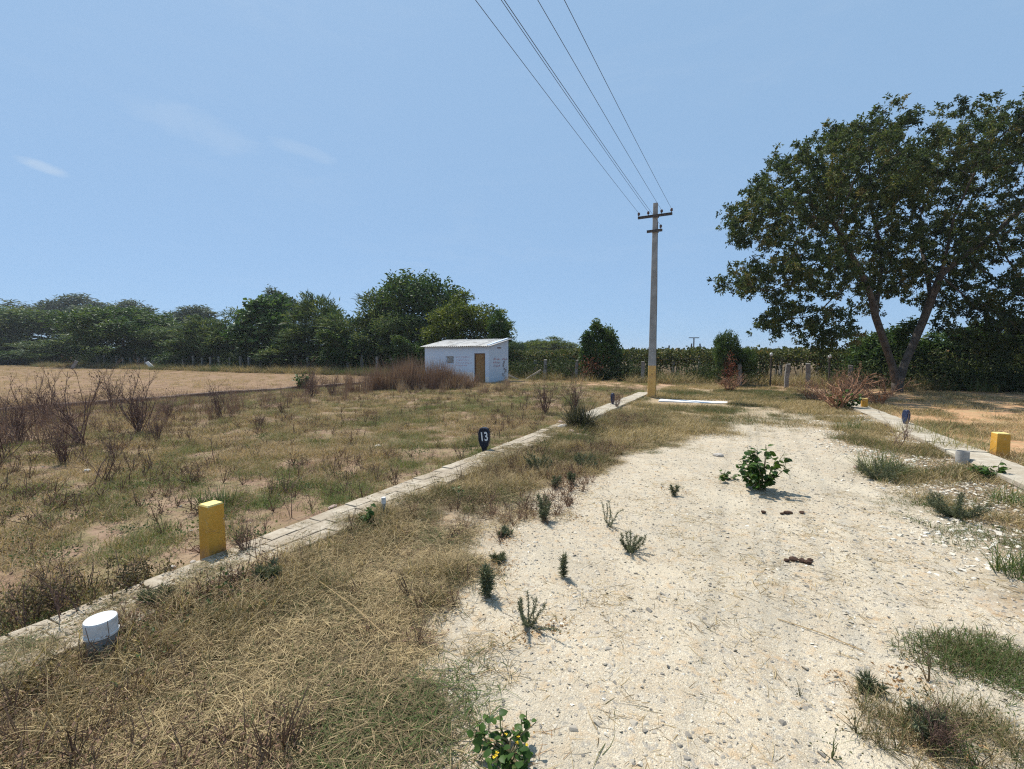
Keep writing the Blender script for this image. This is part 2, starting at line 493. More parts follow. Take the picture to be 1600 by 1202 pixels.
M_BROAD = leaf_mat('broad_leaf', [(0, (0.035, 0.075, 0.018)), (0.5, (0.06, 0.115, 0.025)), (1, (0.12, 0.18, 0.04))], 0.35, 0.45)
M_DEAD = rough_mat('dead_wood', (0.10, 0.058, 0.045), (0.21, 0.13, 0.10), 20, 0.9, 0)
M_DEADR = rough_mat('dead_wood_red', (0.26, 0.13, 0.075), (0.38, 0.22, 0.13), 20, 0.9, 0)
M_BARK = rough_mat('bark', (0.05, 0.042, 0.035), (0.105, 0.088, 0.072), 5, 0.9, 0.8, 0.05)
M_CONC = rough_mat('old_concrete', (0.42, 0.37, 0.29), (0.54, 0.485, 0.385), 7, 0.9, 0.5, 0.008, (0.36, 0.30, 0.21), 1.6)
M_PAVER = rough_mat('kerb_stone', (0.40, 0.345, 0.265), (0.55, 0.49, 0.385), 9, 0.9, 0.6, 0.008, (0.44, 0.345, 0.22), 2.4)
def dirty_paver(name, c1, c2, dirt, amount):
    m, n, b = new_mat(name)
    P = n.position()
    f = n.noise(P, 8, 5, 0.7)
    col = n.mix(n.smooth(f, 0.36, 0.64), c1, c2)
    col = n.mix(n.math('MULTIPLY', n.smooth(n.noise(P, 1.7, 6, 0.72), 0.44, 0.58), amount), col, dirt)
    col = n.mix(n.math('MULTIPLY', n.smooth(n.noise(P, 26, 4, 0.7), 0.55, 0.68), 0.5), col, (0.16, 0.125, 0.09))
    n.l.new(col, b.inputs['Base Color']); b.inputs['Roughness'].default_value = 0.95
    b.inputs['Specular IOR Level'].default_value = 0.15
    n.l.new(n.bump(n.math('ADD', f, n.math('MULTIPLY', n.noise(P, 60, 3), 0.5)), 0.7, 0.012), b.inputs['Normal'])
    return m
M_PAVER = dirty_paver('kerb_stone', (0.35, 0.295, 0.22), (0.48, 0.42, 0.33), (0.29, 0.235, 0.17), 0.6)
M_CONC = dirty_paver('old_concrete', (0.37, 0.325, 0.255), (0.49, 0.44, 0.35), (0.33, 0.27, 0.19), 0.6)
M_JOINT = rough_mat('kerb_mortar', (0.288, 0.237, 0.176), (0.408, 0.350, 0.267), 12, 0.95, 0.5)
M_WALLDK = rough_mat('boundary_masonry', (0.11, 0.075, 0.058), (0.20, 0.145, 0.11), 4, 0.95, 0.7, 0.03)
M_PLINTH = rough_mat('limewash_white', (0.72, 0.72, 0.70), (0.80, 0.80, 0.78), 4, 0.9, 0.2, 0.01)
M_STONEPOST = rough_mat('granite_post', (0.17, 0.155, 0.14), (0.28, 0.265, 0.24), 9, 0.9, 0.8, 0.02, (0.12, 0.11, 0.095), 3)
M_YELLOW = rough_mat('yellow_paint', (0.56, 0.275, 0.025), (0.64, 0.345, 0.045), 5, 0.6, 0.3, 0.006, (0.48, 0.20, 0.018), 7)
def grimy_yellow():
    m, n, b = new_mat('yellow_paint_grimy')
    P = n.objcoord()
    f = n.noise(P, 6, 5, 0.65)
    col = n.mix(n.smooth(f, 0.36, 0.64), (0.56, 0.275, 0.025), (0.64, 0.345, 0.05))
    col = n.mix(n.math('MULTIPLY', n.smooth(n.noise(P, 22, 5, 0.75), 0.60, 0.70), 0.7), col, (0.50, 0.44, 0.33))
    sep = n.n.new('ShaderNodeSeparateXYZ'); n.l.new(P, sep.inputs[0])
    z = n.math('ADD', sep.outputs[2], n.math('MULTIPLY', n.math('SUBTRACT', n.noise(P, 14, 5, 0.7), 0.5), 0.28))
    col = n.mix(n.smooth(z, 0.14, 0.02), col, (0.36, 0.19, 0.06))
    n.l.new(col, b.inputs['Base Color']); b.inputs['Roughness'].default_value = 0.7
    n.l.new(n.bump(n.math('ADD', f, n.math('MULTIPLY', n.noise(P, 45, 4), 0.5)), 0.5, 0.008), b.inputs['Normal'])
    return m
M_YELLOW = grimy_yellow()
M_YTOP = rough_mat('yellow_paint_sunlit', (0.74, 0.55, 0.17), (0.80, 0.64, 0.27), 6, 0.6, 0.2, 0.004)  # paler yellow: sunlight on the post tops put into the colour
M_PVC = rough_mat('grey_pvc', (0.20, 0.205, 0.20), (0.27, 0.275, 0.27), 4, 0.45, 0.05, 0.002)
M_PVCW = rough_mat('white_pvc', (0.56, 0.565, 0.56), (0.64, 0.645, 0.64), 9, 0.55, 0.1, 0.002, (0.50, 0.48, 0.44), 14)
M_GREYPIPE = rough_mat('cement_pipe', (0.33, 0.315, 0.29), (0.42, 0.40, 0.37), 8, 0.85, 0.4, 0.004)
M_NAVY = rough_mat('dark_navy_plastic', (0.012, 0.016, 0.028), (0.02, 0.026, 0.045), 10, 0.4, 0.1, 0.002)
M_BLUE = rough_mat('faded_blue_plastic', (0.015, 0.024, 0.055), (0.03, 0.045, 0.10), 10, 0.5, 0.1, 0.002)
M_WHITE = rough_mat('white_paint', (0.74, 0.75, 0.76), (0.80, 0.80, 0.80), 8, 0.6, 0.1, 0.002)
M_GREYMETAL = rough_mat('dull_steel', (0.05, 0.045, 0.045), (0.10, 0.085, 0.075), 12, 0.6, 0.2, 0.003)
M_WIRE = rough_mat('wire', (0.045, 0.045, 0.05), (0.07, 0.07, 0.075), 2, 0.5, 0)
M_PORC = rough_mat('brown_porcelain', (0.07, 0.04, 0.035), (0.12, 0.07, 0.06), 5, 0.3, 0)
M_DUNG = rough_mat('dry_dung', (0.06, 0.035, 0.025), (0.13, 0.075, 0.05), 30, 0.95, 0.8, 0.01)
M_ROCK = rough_mat('pale_rock', (0.42, 0.37, 0.32), (0.58, 0.53, 0.46), 9, 0.9, 0.6, 0.02)
M_PINKROCK = rough_mat('pinkish_rock', (0.38, 0.27, 0.22), (0.50, 0.38, 0.32), 9, 0.9, 0.6, 0.02)
M_REDSOIL = rough_mat('red_soil_lump', (0.42, 0.22, 0.12), (0.54, 0.32, 0.18), 12, 0.95, 0.8, 0.02)
M_WOODGREY = rough_mat('weathered_timber', (0.38, 0.31, 0.24), (0.52, 0.44, 0.35), 12, 0.85, 0.4, 0.01)

# ------------------------------------------------------------------ ground, gravel carriageway
def spaced(lo, hi, fine_lo, fine_hi, step, grow=1.18):
    a = list(np.arange(fine_lo, fine_hi + 1e-6, step))
    d, x = step, a[-1]
    while x < hi:
        d *= grow; x += d; a.append(x)
    d, x, pre = step, a[0], []
    while x > lo:
        d *= grow; x -= d; pre.append(x)
    return np.array(pre[::-1] + a)
def sheet(name, ss, tt, lift, mat):
    S, T = np.meshgrid(ss, tt, indexing='ij')
    X, Y = W(S, T)
    Z = gz(X, Y) + lift
    if name == 'ground':          # sunk a little under the carriageway sheet
        Z = Z - 0.05 * ((np.abs(S) < 2.45) & (T > -1.8) & (T < 18.6))
    n, k = S.shape
    i = (np.arange(n - 1)[:, None] * k + np.arange(k - 1)[None, :])
    Q = np.stack([i, i + k, i + k + 1, i + 1], -1).reshape(-1, 4)
    mb = MB(); mb.add(np.stack([X, Y, Z], -1).reshape(-1, 3), Q)
    return mb.build(name, mat, smooth=True)
tag(sheet('ground', spaced(-2600, 2600, -9, 8, 0.14, 1.12), spaced(-300, 3000, -2.5, 16, 0.14, 1.12), 0.0, M_TERRAIN), kind='structure')
tag(sheet('gravel_road', np.arange(-2.6, 2.61, 0.07), np.arange(-2.0, 19.0, 0.1), 0.006, M_TERRAIN), kind='structure')

# ------------------------------------------------------------------ scatter: one object, points instanced by geometry nodes
def scatter(name, variants, pts, scale, rot, idx, itint, mats, seed=0):
    mb = MB(); grp = []
    for k, v in enumerate(variants):
        base = mb.n
        for arr, a in zip(v.v, v.a):
            mb.v.append(arr); mb.a.append(a)
        for q, qm in zip(v.q, v.qm):
            mb.q.append(q + base); mb.qm.append(qm)
        for q, qm in zip(v.t, v.tm):
            mb.t.append(q + base); mb.tm.append(qm)
        mb.n += v.n
        grp += [k + 1] * v.n
    pts = np.asarray(pts, float); npt = len(pts)
    me = mb.mesh(name, mats, extra_pts=pts)
    def attr(nm, typ, arr_v, arr_p, prop='value'):
        a = me.attributes.new(nm, typ, 'POINT')
        full = np.concatenate([np.asarray(arr_v), np.asarray(arr_p)])
        a.data.foreach_set(prop, full.ravel().astype(np.int32 if typ == 'INT' else np.float32))
    nv = len(grp)
    attr('grp', 'INT', grp, np.zeros(npt))
    attr('pick', 'INT', np.zeros(nv), idx)
    attr('itint', 'FLOAT', np.zeros(nv), itint)
    sc3 = np.asarray(scale, float)
    if sc3.ndim == 1:
        sc3 = np.repeat(sc3[:, None], 3, 1)
    attr('isc', 'FLOAT_VECTOR', np.zeros((nv, 3)), sc3, 'vector')
    attr('irot', 'FLOAT_VECTOR', np.zeros((nv, 3)), rot, 'vector')
    o = link(name, me)
    ng = bpy.data.node_groups.new(name + '_scatter', 'GeometryNodeTree')
    ng.interface.new_socket('Geometry', in_out='INPUT', socket_type='NodeSocketGeometry')
    ng.interface.new_socket('Geometry', in_out='OUTPUT', socket_type='NodeSocketGeometry')
    N, L = ng.nodes, ng.links
    gi, go = N.new('NodeGroupInput'), N.new('NodeGroupOutput')
    def named(nm, typ):
        x = N.new('GeometryNodeInputNamedAttribute'); x.data_type = typ; x.inputs[0].default_value = nm
        return x.outputs[0]
    g = named('grp', 'INT')
    cmp = N.new('FunctionNodeCompare'); cmp.data_type = 'INT'; cmp.operation = 'GREATER_THAN'
    L.new(g, cmp.inputs[2]); cmp.inputs[3].default_value = 0
    sep = N.new('GeometryNodeSeparateGeometry'); sep.domain = 'POINT'
    L.new(gi.outputs[0], sep.inputs[0]); L.new(cmp.outputs[0], sep.inputs[1])
    sp = N.new('GeometryNodeSplitToInstances'); sp.domain = 'POINT'
    L.new(sep.outputs[0], sp.inputs[0])
    L.new(named('grp', 'INT'), sp.inputs['Group ID'])
    iop = N.new('GeometryNodeInstanceOnPoints')
    L.new(sep.outputs[1], iop.inputs['Points']); L.new(sp.outputs[0], iop.inputs['Instance'])
    iop.inputs['Pick Instance'].default_value = True
    L.new(named('pick', 'INT'), iop.inputs['Instance Index'])
    e2r = N.new('FunctionNodeEulerToRotation')
    L.new(named('irot', 'FLOAT_VECTOR'), e2r.inputs[0])
    L.new(e2r.outputs[0], iop.inputs['Rotation'])
    L.new(named('isc', 'FLOAT_VECTOR'), iop.inputs['Scale'])
    L.new(iop.outputs[0], go.inputs[0])
    md = o.modifiers.new('scatter', 'NODES'); md.node_group = ng
    tag(o, kind='stuff')
    return o

def visible(x, y, margin=0.08):
    """only where the view (and a little beside it) reaches"""
    d = np.maximum(y, 0.01)
    return (y > 0.6) & (np.abs(x / d) < (800 / FPX) + 0.25 + margin) & (CAM_H / d < 1.25)

def sL(t):
    return np.interp(t, [0, 1.4, 2.1, 3.5, 5.5, 10, 15, 18], [-0.75, -0.9, -1.65, -2.25, -2.2, -0.95, 0.40, 1.0])

rng = np.random.default_rng(7)
# variants of matted dry grass
def mats_variants(rng, k, n, R, ln, lean, wd, curl, z0, segs=3):
    out = []
    for i in range(k):
        b = MB(); b.blades(n, rng, R, ln, lean, wd, curl, z0, segs); out.append(b)
    return out
V_MAT = mats_variants(rng, 6, 90, 0.15, (0.05, 0.16), (48, 95), (0.0018, 0.0042), 0.6, 0.028)
V_MATTALL = mats_variants(rng, 4, 70, 0.10, (0.10, 0.26), (12, 65), (0.002, 0.0045), 0.45, 0.02)
V_MATFAR = mats_variants(rng, 5, 70, 0.22, (0.06, 0.17), (25, 85), (0.004, 0.008), 0.5, 0.03, 2)
V_SHORT = mats_variants(rng, 6, 55, 0.13, (0.03, 0.10), (15, 85), (0.003, 0.006), 0.5, 0.01, 2)

def grass_field(name, N, s_rng, t_rng, dens, variants, size, tint, mats, seed, flat=1.0, zfix=None):
    r = np.random.default_rng(seed)
    s = r.uniform(*s_rng, N); t = r.uniform(*t_rng, N)
    x, y = W(s, t)
    ok = visible(x, y)
    s, t, x, y = s[ok], t[ok], x[ok], y[ok]
    p = np.clip(dens(s, t, x, y), 0, 1)
    ok = r.random(len(s)) < p
    s, t, x, y = s[ok], t[ok], x[ok], y[ok]
    n = len(s)
    z = gz(x, y) + 0.002 if zfix is None else np.full(n, zfix)
    pts = np.stack([x, y, z], 1)
    dist = np.hypot(x, y)
    scl = r.uniform(size[0], size[1], n)
    scl = np.stack([scl, scl, scl * r.uniform(flat * 0.75, flat * 1.25, n)], 1)
    rot = np.stack([r.normal(0, 0.05, n), r.normal(0, 0.05, n), r.random(n) * 6.283], 1)
    it = np.clip(tint(s, t, x, y) + r.normal(0, 0.16, n), 0, 1)
    idx = r.integers(0, len(variants), n)
    return scatter(name, variants, pts, scl, rot, idx, it, mats)

# --- near verge between the kerb and the gravel
def d_verge(s, t, x, y):
    edge = sL(t) + (fbm(x * 1.6, y * 1.6, 3) - 0.5) * 1.5
    d = np.clip((edge - s) / 0.75 + 0.5, 0, 1) ** 1.4
    d *= np.clip((s + 3.28) / 0.15, 0.0, 1)
    patch = np.clip((fbm(x * 2.1, y * 2.1, 11) - 0.30) * 4.5, 0.22, 1)
    near = np.clip(7.5 / np.maximum(np.hypot(x, y), 1), 0.25, 1)
    return d * patch * near
def tint_verge(s, t, x, y):
    return 0.16 + 0.9 * np.clip(fbm(x * 1.4, y * 1.4, 21) - 0.44, 0, 1) * 2.0 + 0.35 * np.clip(fbm(x * 4, y * 4, 22) - 0.45, 0, 1)
grass_field('matted_dry_grass', 34000, (-3.35, 1.2), (-1.5, 12.5), d_verge, V_MAT, (0.6, 1.25), tint_verge, M_GRASS_DRY, 31, 0.62)
def d_tall(s, t, x, y):
    d = d_verge(s, t, x, y)
    return d * np.clip((fbm(x * 0.9, y * 0.9, 41) - 0.48) * 7, 0, 1) * 0.8 + 0.35 * d * (np.abs(s + 2.85) < 0.35)
grass_field('tall_dry_grass_tufts', 7000, (-3.30, -1.7), (-1.5, 12.5), d_tall, V_MATTALL, (0.5, 1.1), tint_verge, M_GRASS_DRY, 32, 0.8)
# --- far half of the road, brown and patchy
def d_farroad(s, t, x, y):
    edge = sL(t) + (fbm(x * 0.9, y * 0.9, 5) - 0.5) * 2.4
    left = np.clip((edge - s) / 0.7 + 0.3, 0, 1)
    end = np.clip((t - 10.5) / 6.0, 0, 1) * 0.55 * (s < 3.0)
    return np.maximum(left, end) * np.clip((fbm(x * 0.8, y * 0.8, 51) - 0.34) * 4, 0.06, 1) * (s > -3.1) * ~((s > -2.9) & (s < -0.1) & (t > 15.6) & (t < 17.6))
def tint_far(s, t, x, y):
    return 0.14 + 1.3 * np.clip(fbm(x * 0.55, y * 0.55, 61) - 0.42, 0, 1) * 1.5
grass_field('road_end_grass', 11000, (-3.2, 3.4), (7.5, 27), d_farroad, V_MATFAR, (0.6, 1.2), tint_far, M_GRASS_DRY, 33)
# --- left plot
def d_plot(s, t, x, y):
    d = np.clip((fbm(x * 2.6, y * 2.6, 71) - 0.44) * 7.0 + (fbm(x * 0.6, y * 0.6, 73) - 0.42) * 2.0, 0.05, 1)
    d *= np.clip((-3.66 - s) / 0.06, 0, 1)
    return 0.95 * d * np.clip(9.0 / np.hypot(x, y), 0.3, 1)
def tint_plot(s, t, x, y):
    return 0.14 + 1.05 * np.clip(fbm(x * 0.42, y * 0.42, 81) - 0.36, 0, 1) + 1.1 * np.clip(fbm(x * 1.9, y * 1.9, 83) - 0.42, 0, 1)
grass_field('plot_grass_near', 30000, (-12, -3.66), (-6, 12), d_plot, V_SHORT, (0.55, 1.3), tint_plot, M_GRASS_PLOT, 34)
grass_field('plot_grass_beyond', 26000, (-18.9, -3.66), (4, 28), lambda s, t, x, y: d_plot(s, t, x, y) * (np.hypot(x, y) > 8) * 1.6, V_MATFAR, (0.5, 1.0), tint_plot, M_GRASS_PLOT, 35)
# --- right verge and right plot
def d_rverge(s, t, x, y):
    edge = 1.9 + (fbm(x * 1.3, y * 1.3, 7) - 0.5) * 1.6
    return np.clip((s - edge) / 0.5, 0, 1) * np.clip((fbm(x * 1.3, y * 1.3, 91) - 0.42) * 6, 0.05, 1) * np.clip((3.2 - s) / 0.2, 0, 1)
def tint_rverge(s, t, x, y):
    return 0.22 + 1.3 * np.clip(fbm(x * 0.8, y * 0.8, 95) - 0.42, 0, 1)
grass_field('right_verge_grass', 7000, (1.2, 3.2), (0.5, 20), d_rverge, V_MATFAR, (0.45, 1.0), tint_rverge, M_GRASS_DRY, 36)
def d_rplot(s, t, x, y):
    return np.clip((fbm(x * 0.7, y * 0.7, 97) - 0.42) * 5, 0.04, 1) * np.where(s < 5.4, 1.0, 0.55)
grass_field('right_plot_grass', 9000, (3.75, 16), (6, 27), d_rplot, V_MATFAR, (0.6, 1.25), lambda s, t, x, y: 0.12 + 0.9 * np.clip(fbm(x, y, 99) - 0.45, 0, 1) + 0.18 * (s < 5.2), M_GRASS_DRY, 37)
# --- stubble of the field behind the low wall
def d_field(s, t, x, y):
    return np.clip((fbm(x * 0.5, y * 0.5, 101) - 0.3) * 4, 0.1, 1)
grass_field('field_stubble', 9000, (-110, -19.5), (-20, 29), d_field, V_MATFAR, (0.8, 1.5), lambda s, t, x, y: 0.10 + 0 * s, M_GRASS_PLOT, 38)
# --- rough growth along the fence line
grass_field('fence_line_growth', 6500, (-90, 14), (26.5, 31.5), lambda s, t, x, y: np.clip((fbm(x * 0.5, y * 0.5, 103) - 0.36) * 5, 0.05, 1) * np.where(s > -14, 0.4, 1.0), V_MATTALL, (1.6, 4.2), lambda s, t, x, y: 0.30 + 1.5 * np.clip(fbm(x * 0.3, y * 0.3, 105) - 0.40, 0, 1), M_GRASS_DRY, 39)

# --- gravel stones
def stone_variant(rng):
    b = MB()
    P = rng.normal(size=(9, 3)); P /= np.linalg.norm(P, axis=1, keepdims=True)
    P *= rng.uniform(0.7, 1.1, (9, 1)); P[:, 2] *= 0.55
    import bmesh
    bm = bmesh.new()
    for p in P: bm.verts.new(p)
    bmesh.ops.convex_hull(bm, input=bm.verts)
    bm.verts.ensure_lookup_table(); bm.verts.index_update()
    V = [v.co[:] for v in bm.verts]; T = [[v.index for v in f.verts] for f in bm.faces if len(f.verts) == 3]
    bm.free()
    return b.add(V, None, T, tint=rng.random())
V_STONE = [stone_variant(rng) for _ in range(8)]
def pebble_mat():
    m, n, b = new_mat('pebble')
    f = n.attr('itint', 'INSTANCER')
    col = n.ramp(f, [(0, (0.15, 0.14, 0.125)), (0.2, (0.27, 0.245, 0.21)), (0.4, (0.39, 0.345, 0.275)), (0.7, (0.53, 0.47, 0.37)), (1.0, (0.68, 0.64, 0.55))])
    col = n.mix(n.math('MULTIPLY', n.noise(n.position(), 90, 3), 0.35), col, (0.45, 0.38, 0.28))
    n.l.new(col, b.inputs['Base Color']); b.inputs['Roughness'].default_value = 0.9
    b.inputs['Specular IOR Level'].default_value = 0.2
    return m
M_PEBBLE = pebble_mat()
def stones(name, N, s_rng, t_rng, dens, size, seed, tmean=0.5):
    r = np.random.default_rng(seed)
    s = r.uniform(*s_rng, N); t = r.uniform(*t_rng, N); x, y = W(s, t)
    ok = visible(x, y); s, t, x, y = s[ok], t[ok], x[ok], y[ok]
    ok = r.random(len(s)) < dens(s, t, x, y); s, t, x, y = s[ok], t[ok], x[ok], y[ok]
    n = len(s)
    rad = size[0] * (size[1] / size[0]) ** (r.random(n) ** 1.8)
    sc = np.stack([rad * r.uniform(0.8, 1.4, n), rad * r.uniform(0.7, 1.1, n), rad * r.uniform(0.55, 1.0, n)], 1)
    pts = np.stack([x, y, gz(x, y) + 0.006 + rad * 0.06], 1)
    rot = np.stack([r.normal(0, 0.3, n), r.normal(0, 0.3, n), r.random(n) * 6.283], 1)
    it = np.clip(r.normal(tmean, 0.3, n), 0, 1)
    scatter(name, V_STONE, pts, sc, rot, r.integers(0, len(V_STONE), n), it, M_PEBBLE)
def d_gr(s, t, x, y):
    a = np.clip((s - sL(t)) / 0.8 + 0.5 + (fbm(x * 2, y * 2, 15) - 0.5) * 2, 0.04, 1)
    return a * np.clip(4.5 / np.hypot(x, y), 0.12, 1) * np.clip((19 - t) / 4, 0, 1)
stones('gravel_fine', 80000, (-3.0, 3.1), (-0.5, 14), d_gr, (0.004, 0.015), 43, 0.34)
stones('gravel_coarse', 22000, (-3.0, 3.1), (-0.5, 19), lambda s, t, x, y: d_gr(s, t, x, y) * np.clip(0.45 + (s > 0.6) * 0.6, 0, 1), (0.010, 0.027), 44, 0.40)
stones('crushed_white_stone', 8500, (1.2, 3.2), (0.8, 15), lambda s, t, x, y: np.clip((s - 1.0) / 1.0 - (fbm(x, y, 17) - 0.4) * 2.2, 0, 1), (0.014, 0.04), 45, 0.8)
stones('plot_pebbles', 1400, (-12, -3.7), (-4, 14), lambda s, t, x, y: 0.6 + 0 * s, (0.006, 0.028), 46, 0.45)

# ------------------------------------------------------------------ kerbs
def kerb(name, s0, s1, t0, t1, rows, plen, top, seed, mat, gaps=None):
    r = np.random.default_rng(seed)
    core = MB()
    for ta in np.arange(t0, t1, 0.6):
        tb = min(ta + 0.6, t1)
        c = W((s0 + s1) / 2, (ta + tb) / 2)
        core.box((c[0], c[1], top / 2 - 0.10), (s1 - s0 - 0.02, tb - ta - 0.001, top + 0.17), ROADROT)
    o = core.build(name, M_JOINT); tag(o, kind='structure')
    shapes = []
    for k in range(5):
        b = MB(); b.box((0, 0, 0), (1, 1, 1), 0, 0.5, 0, 0.06)
        V = b.v[0]; V[4:] += r.normal(0, 0.026, V[4:].shape)
        shapes.append(b.mesh('paver', mat))
    w = (s1 - s0) / rows
    for j in range(rows):
        t = t0 - r.uniform(0, plen)
        while t < t1:
            L = plen * r.uniform(0.8, 1.25)
            if t > t0 - 0.05 and not (gaps and gaps(s0 + w * (j + 0.5), t + L / 2, r)):
                c = W(s0 + w * (j + 0.5), t + L / 2)
                p = link('paver', shapes[r.integers(0, 5)], o, (c[0], c[1], top - 0.012 + r.normal(0, 0.004)), ROADROT + r.normal(0, 0.012))
                p.scale = (w - 0.006, L - 0.007, 0.06)
                p.rotation_euler[0] = r.normal(0, 0.012); p.rotation_euler[1] = r.normal(0, 0.012)
            t += L
    return o
kerb('kerb', -3.66, -3.14, 0.2, 9.5, 3, 0.21, 0.06, 1, M_PAVER)
kerb('kerb', -3.66, -3.14, 10.6, 18.6, 1, 0.62, 0.075, 2, M_CONC)
kerb('kerb', 3.14, 3.68, 5.5, 19.0, 1, 0.80, 0.07, 3, M_CONC)
def litter_variant(seed):
    r = np.random.default_rng(seed); b = MB(); n = 46
    T = r.normal(0, 0.09, (n, 3)); T[:, 2] = r.random(n) * 0.02 + 0.004
    D = r.normal(size=(n, 3)); D[:, 2] *= 0.35
    b.leaves(T, D, r.uniform(0.015, 0.04, n), r.uniform(0.008, 0.02, n), r.random(n), r)
    return b
V_LITTER = [litter_variant(950 + k) for k in range(6)]
# soil, dry leaves and litter swept over the near kerb
grass_field('kerb_litter', 4200, (-3.62, -3.1), (0.5, 17), lambda s, t, x, y: np.clip((fbm(x * 1.1, y * 1.1, 111) - 0.42) * 6 + 0.7 * np.exp(-((t - 1.9) / 0.55) ** 2) + 0.5 * np.exp(-((t - 5.6) / 0.7) ** 2), 0.04, 1) * np.clip((s + 3.68) / 0.35, 0.1, 1), V_MAT + V_LITTER, (0.3, 0.75), lambda s, t, x, y: 0.42 + 0 * s, M_GRASS_DRY, 47, 0.4, 0.076)

# ------------------------------------------------------------------ boundary wall, slab
mb = MB()
r = np.random.default_rng(5)
for ta in np.arange(-24, 25, 1.2):
    c = W(-19.2, ta + 0.6)
    h = 0.11 + r.normal(0, 0.014)
    mb.box((c[0], c[1], h / 2 - 0.05), (0.34, 1.198, h + 0.1), ROADROT + r.normal(0, 0.002), bev=0.02)
tag(mb.build('boundary_wall', M_WALLDK), 'low dark masonry wall between the grassy plot and the stubble field', 'wall')
c = W(-1.35, 17.15)
mb = MB(); mb.box((0, 0, -0.02), (2.3, 0.62, 0.10), 0, bev=0.02)
V = mb.v[0]; V[:, :2] += r.normal(0, 0.03, (len(V), 2))
tag(mb.build('concrete_slab', M_PLINTH, loc=(c[0], c[1], float(gz(*c)) + 0.0), rz=ROADROT + 0.05), 'pale flat concrete slab lying on the ground right of the pole', 'slab')

# ------------------------------------------------------------------ white shed
def wash_material():
    m, n, b = new_mat('limewash')
    P = n.objcoord()
    big = n.noise(P, 1.2, 5, 0.6); fine = n.noise(n.scalevec(P, (3.0, 3.0, 0.8)), 3.0, 4, 0.65)
    c = n.mix(n.smooth(big, 0.3, 0.7), (0.545, 0.635, 0.75), (0.585, 0.665, 0.76))
    c = n.mix(n.math('MULTIPLY', n.smooth(fine, 0.60, 0.78), 0.12), c, (0.50, 0.50, 0.50))
    n.l.new(c, b.inputs['Base Color']); b.inputs['Roughness'].default_value = 0.9
    n.l.new(n.bump(n.noise(P, 18, 4), 0.3, 0.01), b.inputs['Normal'])
    return m
M_WASH = wash_material()
M_DOOR = rough_mat('varnished_door', (0.26, 0.145, 0.055), (0.36, 0.21, 0.085), 14, 0.55, 0.3, 0.004, (0.22, 0.105, 0.035), 3)
M_DOORFRAME = rough_mat('door_frame_wood', (0.10, 0.055, 0.03), (0.17, 0.09, 0.05), 10, 0.7, 0.3, 0.004)
M_ROOF = rough_mat('asbestos_sheet', (0.40, 0.39, 0.37), (0.50, 0.49, 0.47), 5, 0.9, 0.3, 0.006, (0.28, 0.265, 0.24), 1.4)
M_INK = rough_mat('faded_red_paint', (0.42, 0.20, 0.22), (0.55, 0.36, 0.40), 30, 0.9, 0)
M_STAIN = rough_mat('dark_wall_stain', (0.20, 0.20, 0.21), (0.34, 0.34, 0.36), 20, 0.9, 0)
M_INSIDE = rough_mat('painted_room_shade', (0.012, 0.012, 0.014), (0.02, 0.02, 0.02), 3, 0.95, 0)  # near-black colour standing in for the shade inside the shed
LX, LY = 4.75, 2.55           # along the front, and deep
HF, HB = 2.20, 2.66           # eave at the front, at the back
hc = W(-13.25, 23.41)
shed = thing('shed', 'small white and pale blue shed with corrugated roof and wooden door', 'shed', (hc[0], hc[1], float(gz(*hc))), ROADROT)
# local frame: x across (0 at the near corner, negative to the left), y to the back
TH = 0.2
DX0, DX1, DH = -1.02, -0.26, 1.78
WX0, WX1, WZ0, WZ1 = -3.12, -2.52, 1.12, 1.62
def wall_piece(mb, x0, x1, y0, y1, z0, z1):
    mb.box(((x0 + x1) / 2, (y0 + y1) / 2, (z0 + z1) / 2), (x1 - x0, y1 - y0, z1 - z0))
mb = MB()
wall_piece(mb, -LX, WX0, 0, TH, -0.1, HF); wall_piece(mb, WX0, WX1, 0, TH, -0.1, WZ0); wall_piece(mb, WX0, WX1, 0, TH, WZ1, HF)
wall_piece(mb, WX1, DX0, 0, TH, -0.1, HF); wall_piece(mb, DX0, DX1, 0, TH, DH, HF); wall_piece(mb, DX1, 0, 0, TH, -0.1, HF)
mb.build('front_wall', M_WASH, shed)
for nm, x0 in (('side_wall', -TH), ('side_wall', -LX)):
    mb = MB(); y0, y1 = TH, LY
    P = [(x0, y0, -0.1), (x0 + TH, y0, -0.1), (x0 + TH, y1, -0.1), (x0, y1, -0.1), (x0, y0, HF), (x0 + TH, y0, HF), (x0 + TH, y1, HB + 0.03), (x0, y1, HB + 0.03)]
    mb.add(P, [(3, 2, 1, 0), (4, 5, 6, 7), (0, 1, 5, 4), (1, 2, 6, 5), (2, 3, 7, 6), (3, 0, 4, 7)])
    mb.build(nm, M_WASH, shed)
mb = MB(); wall_piece(mb, -LX + TH, -TH, LY - TH, LY, -0.1, HB - 0.02); mb.build('back_wall', M_WASH, shed)
mb = MB(); wall_piece(mb, -LX + TH, -TH, TH, LY - TH, -0.05, 0.02); mb.build('shed_floor', M_INSIDE, shed)
for x0, x1, z1 in ((-2.45, DX0 - 0.02, 0.62), (DX1 + 0.02, -0.002, 0.36)):
    mb = MB(); wall_piece(mb, x0, x1, -0.012, 0.0, 0.0, z1); mb.build('plinth_patch', M_PLINTH, shed)
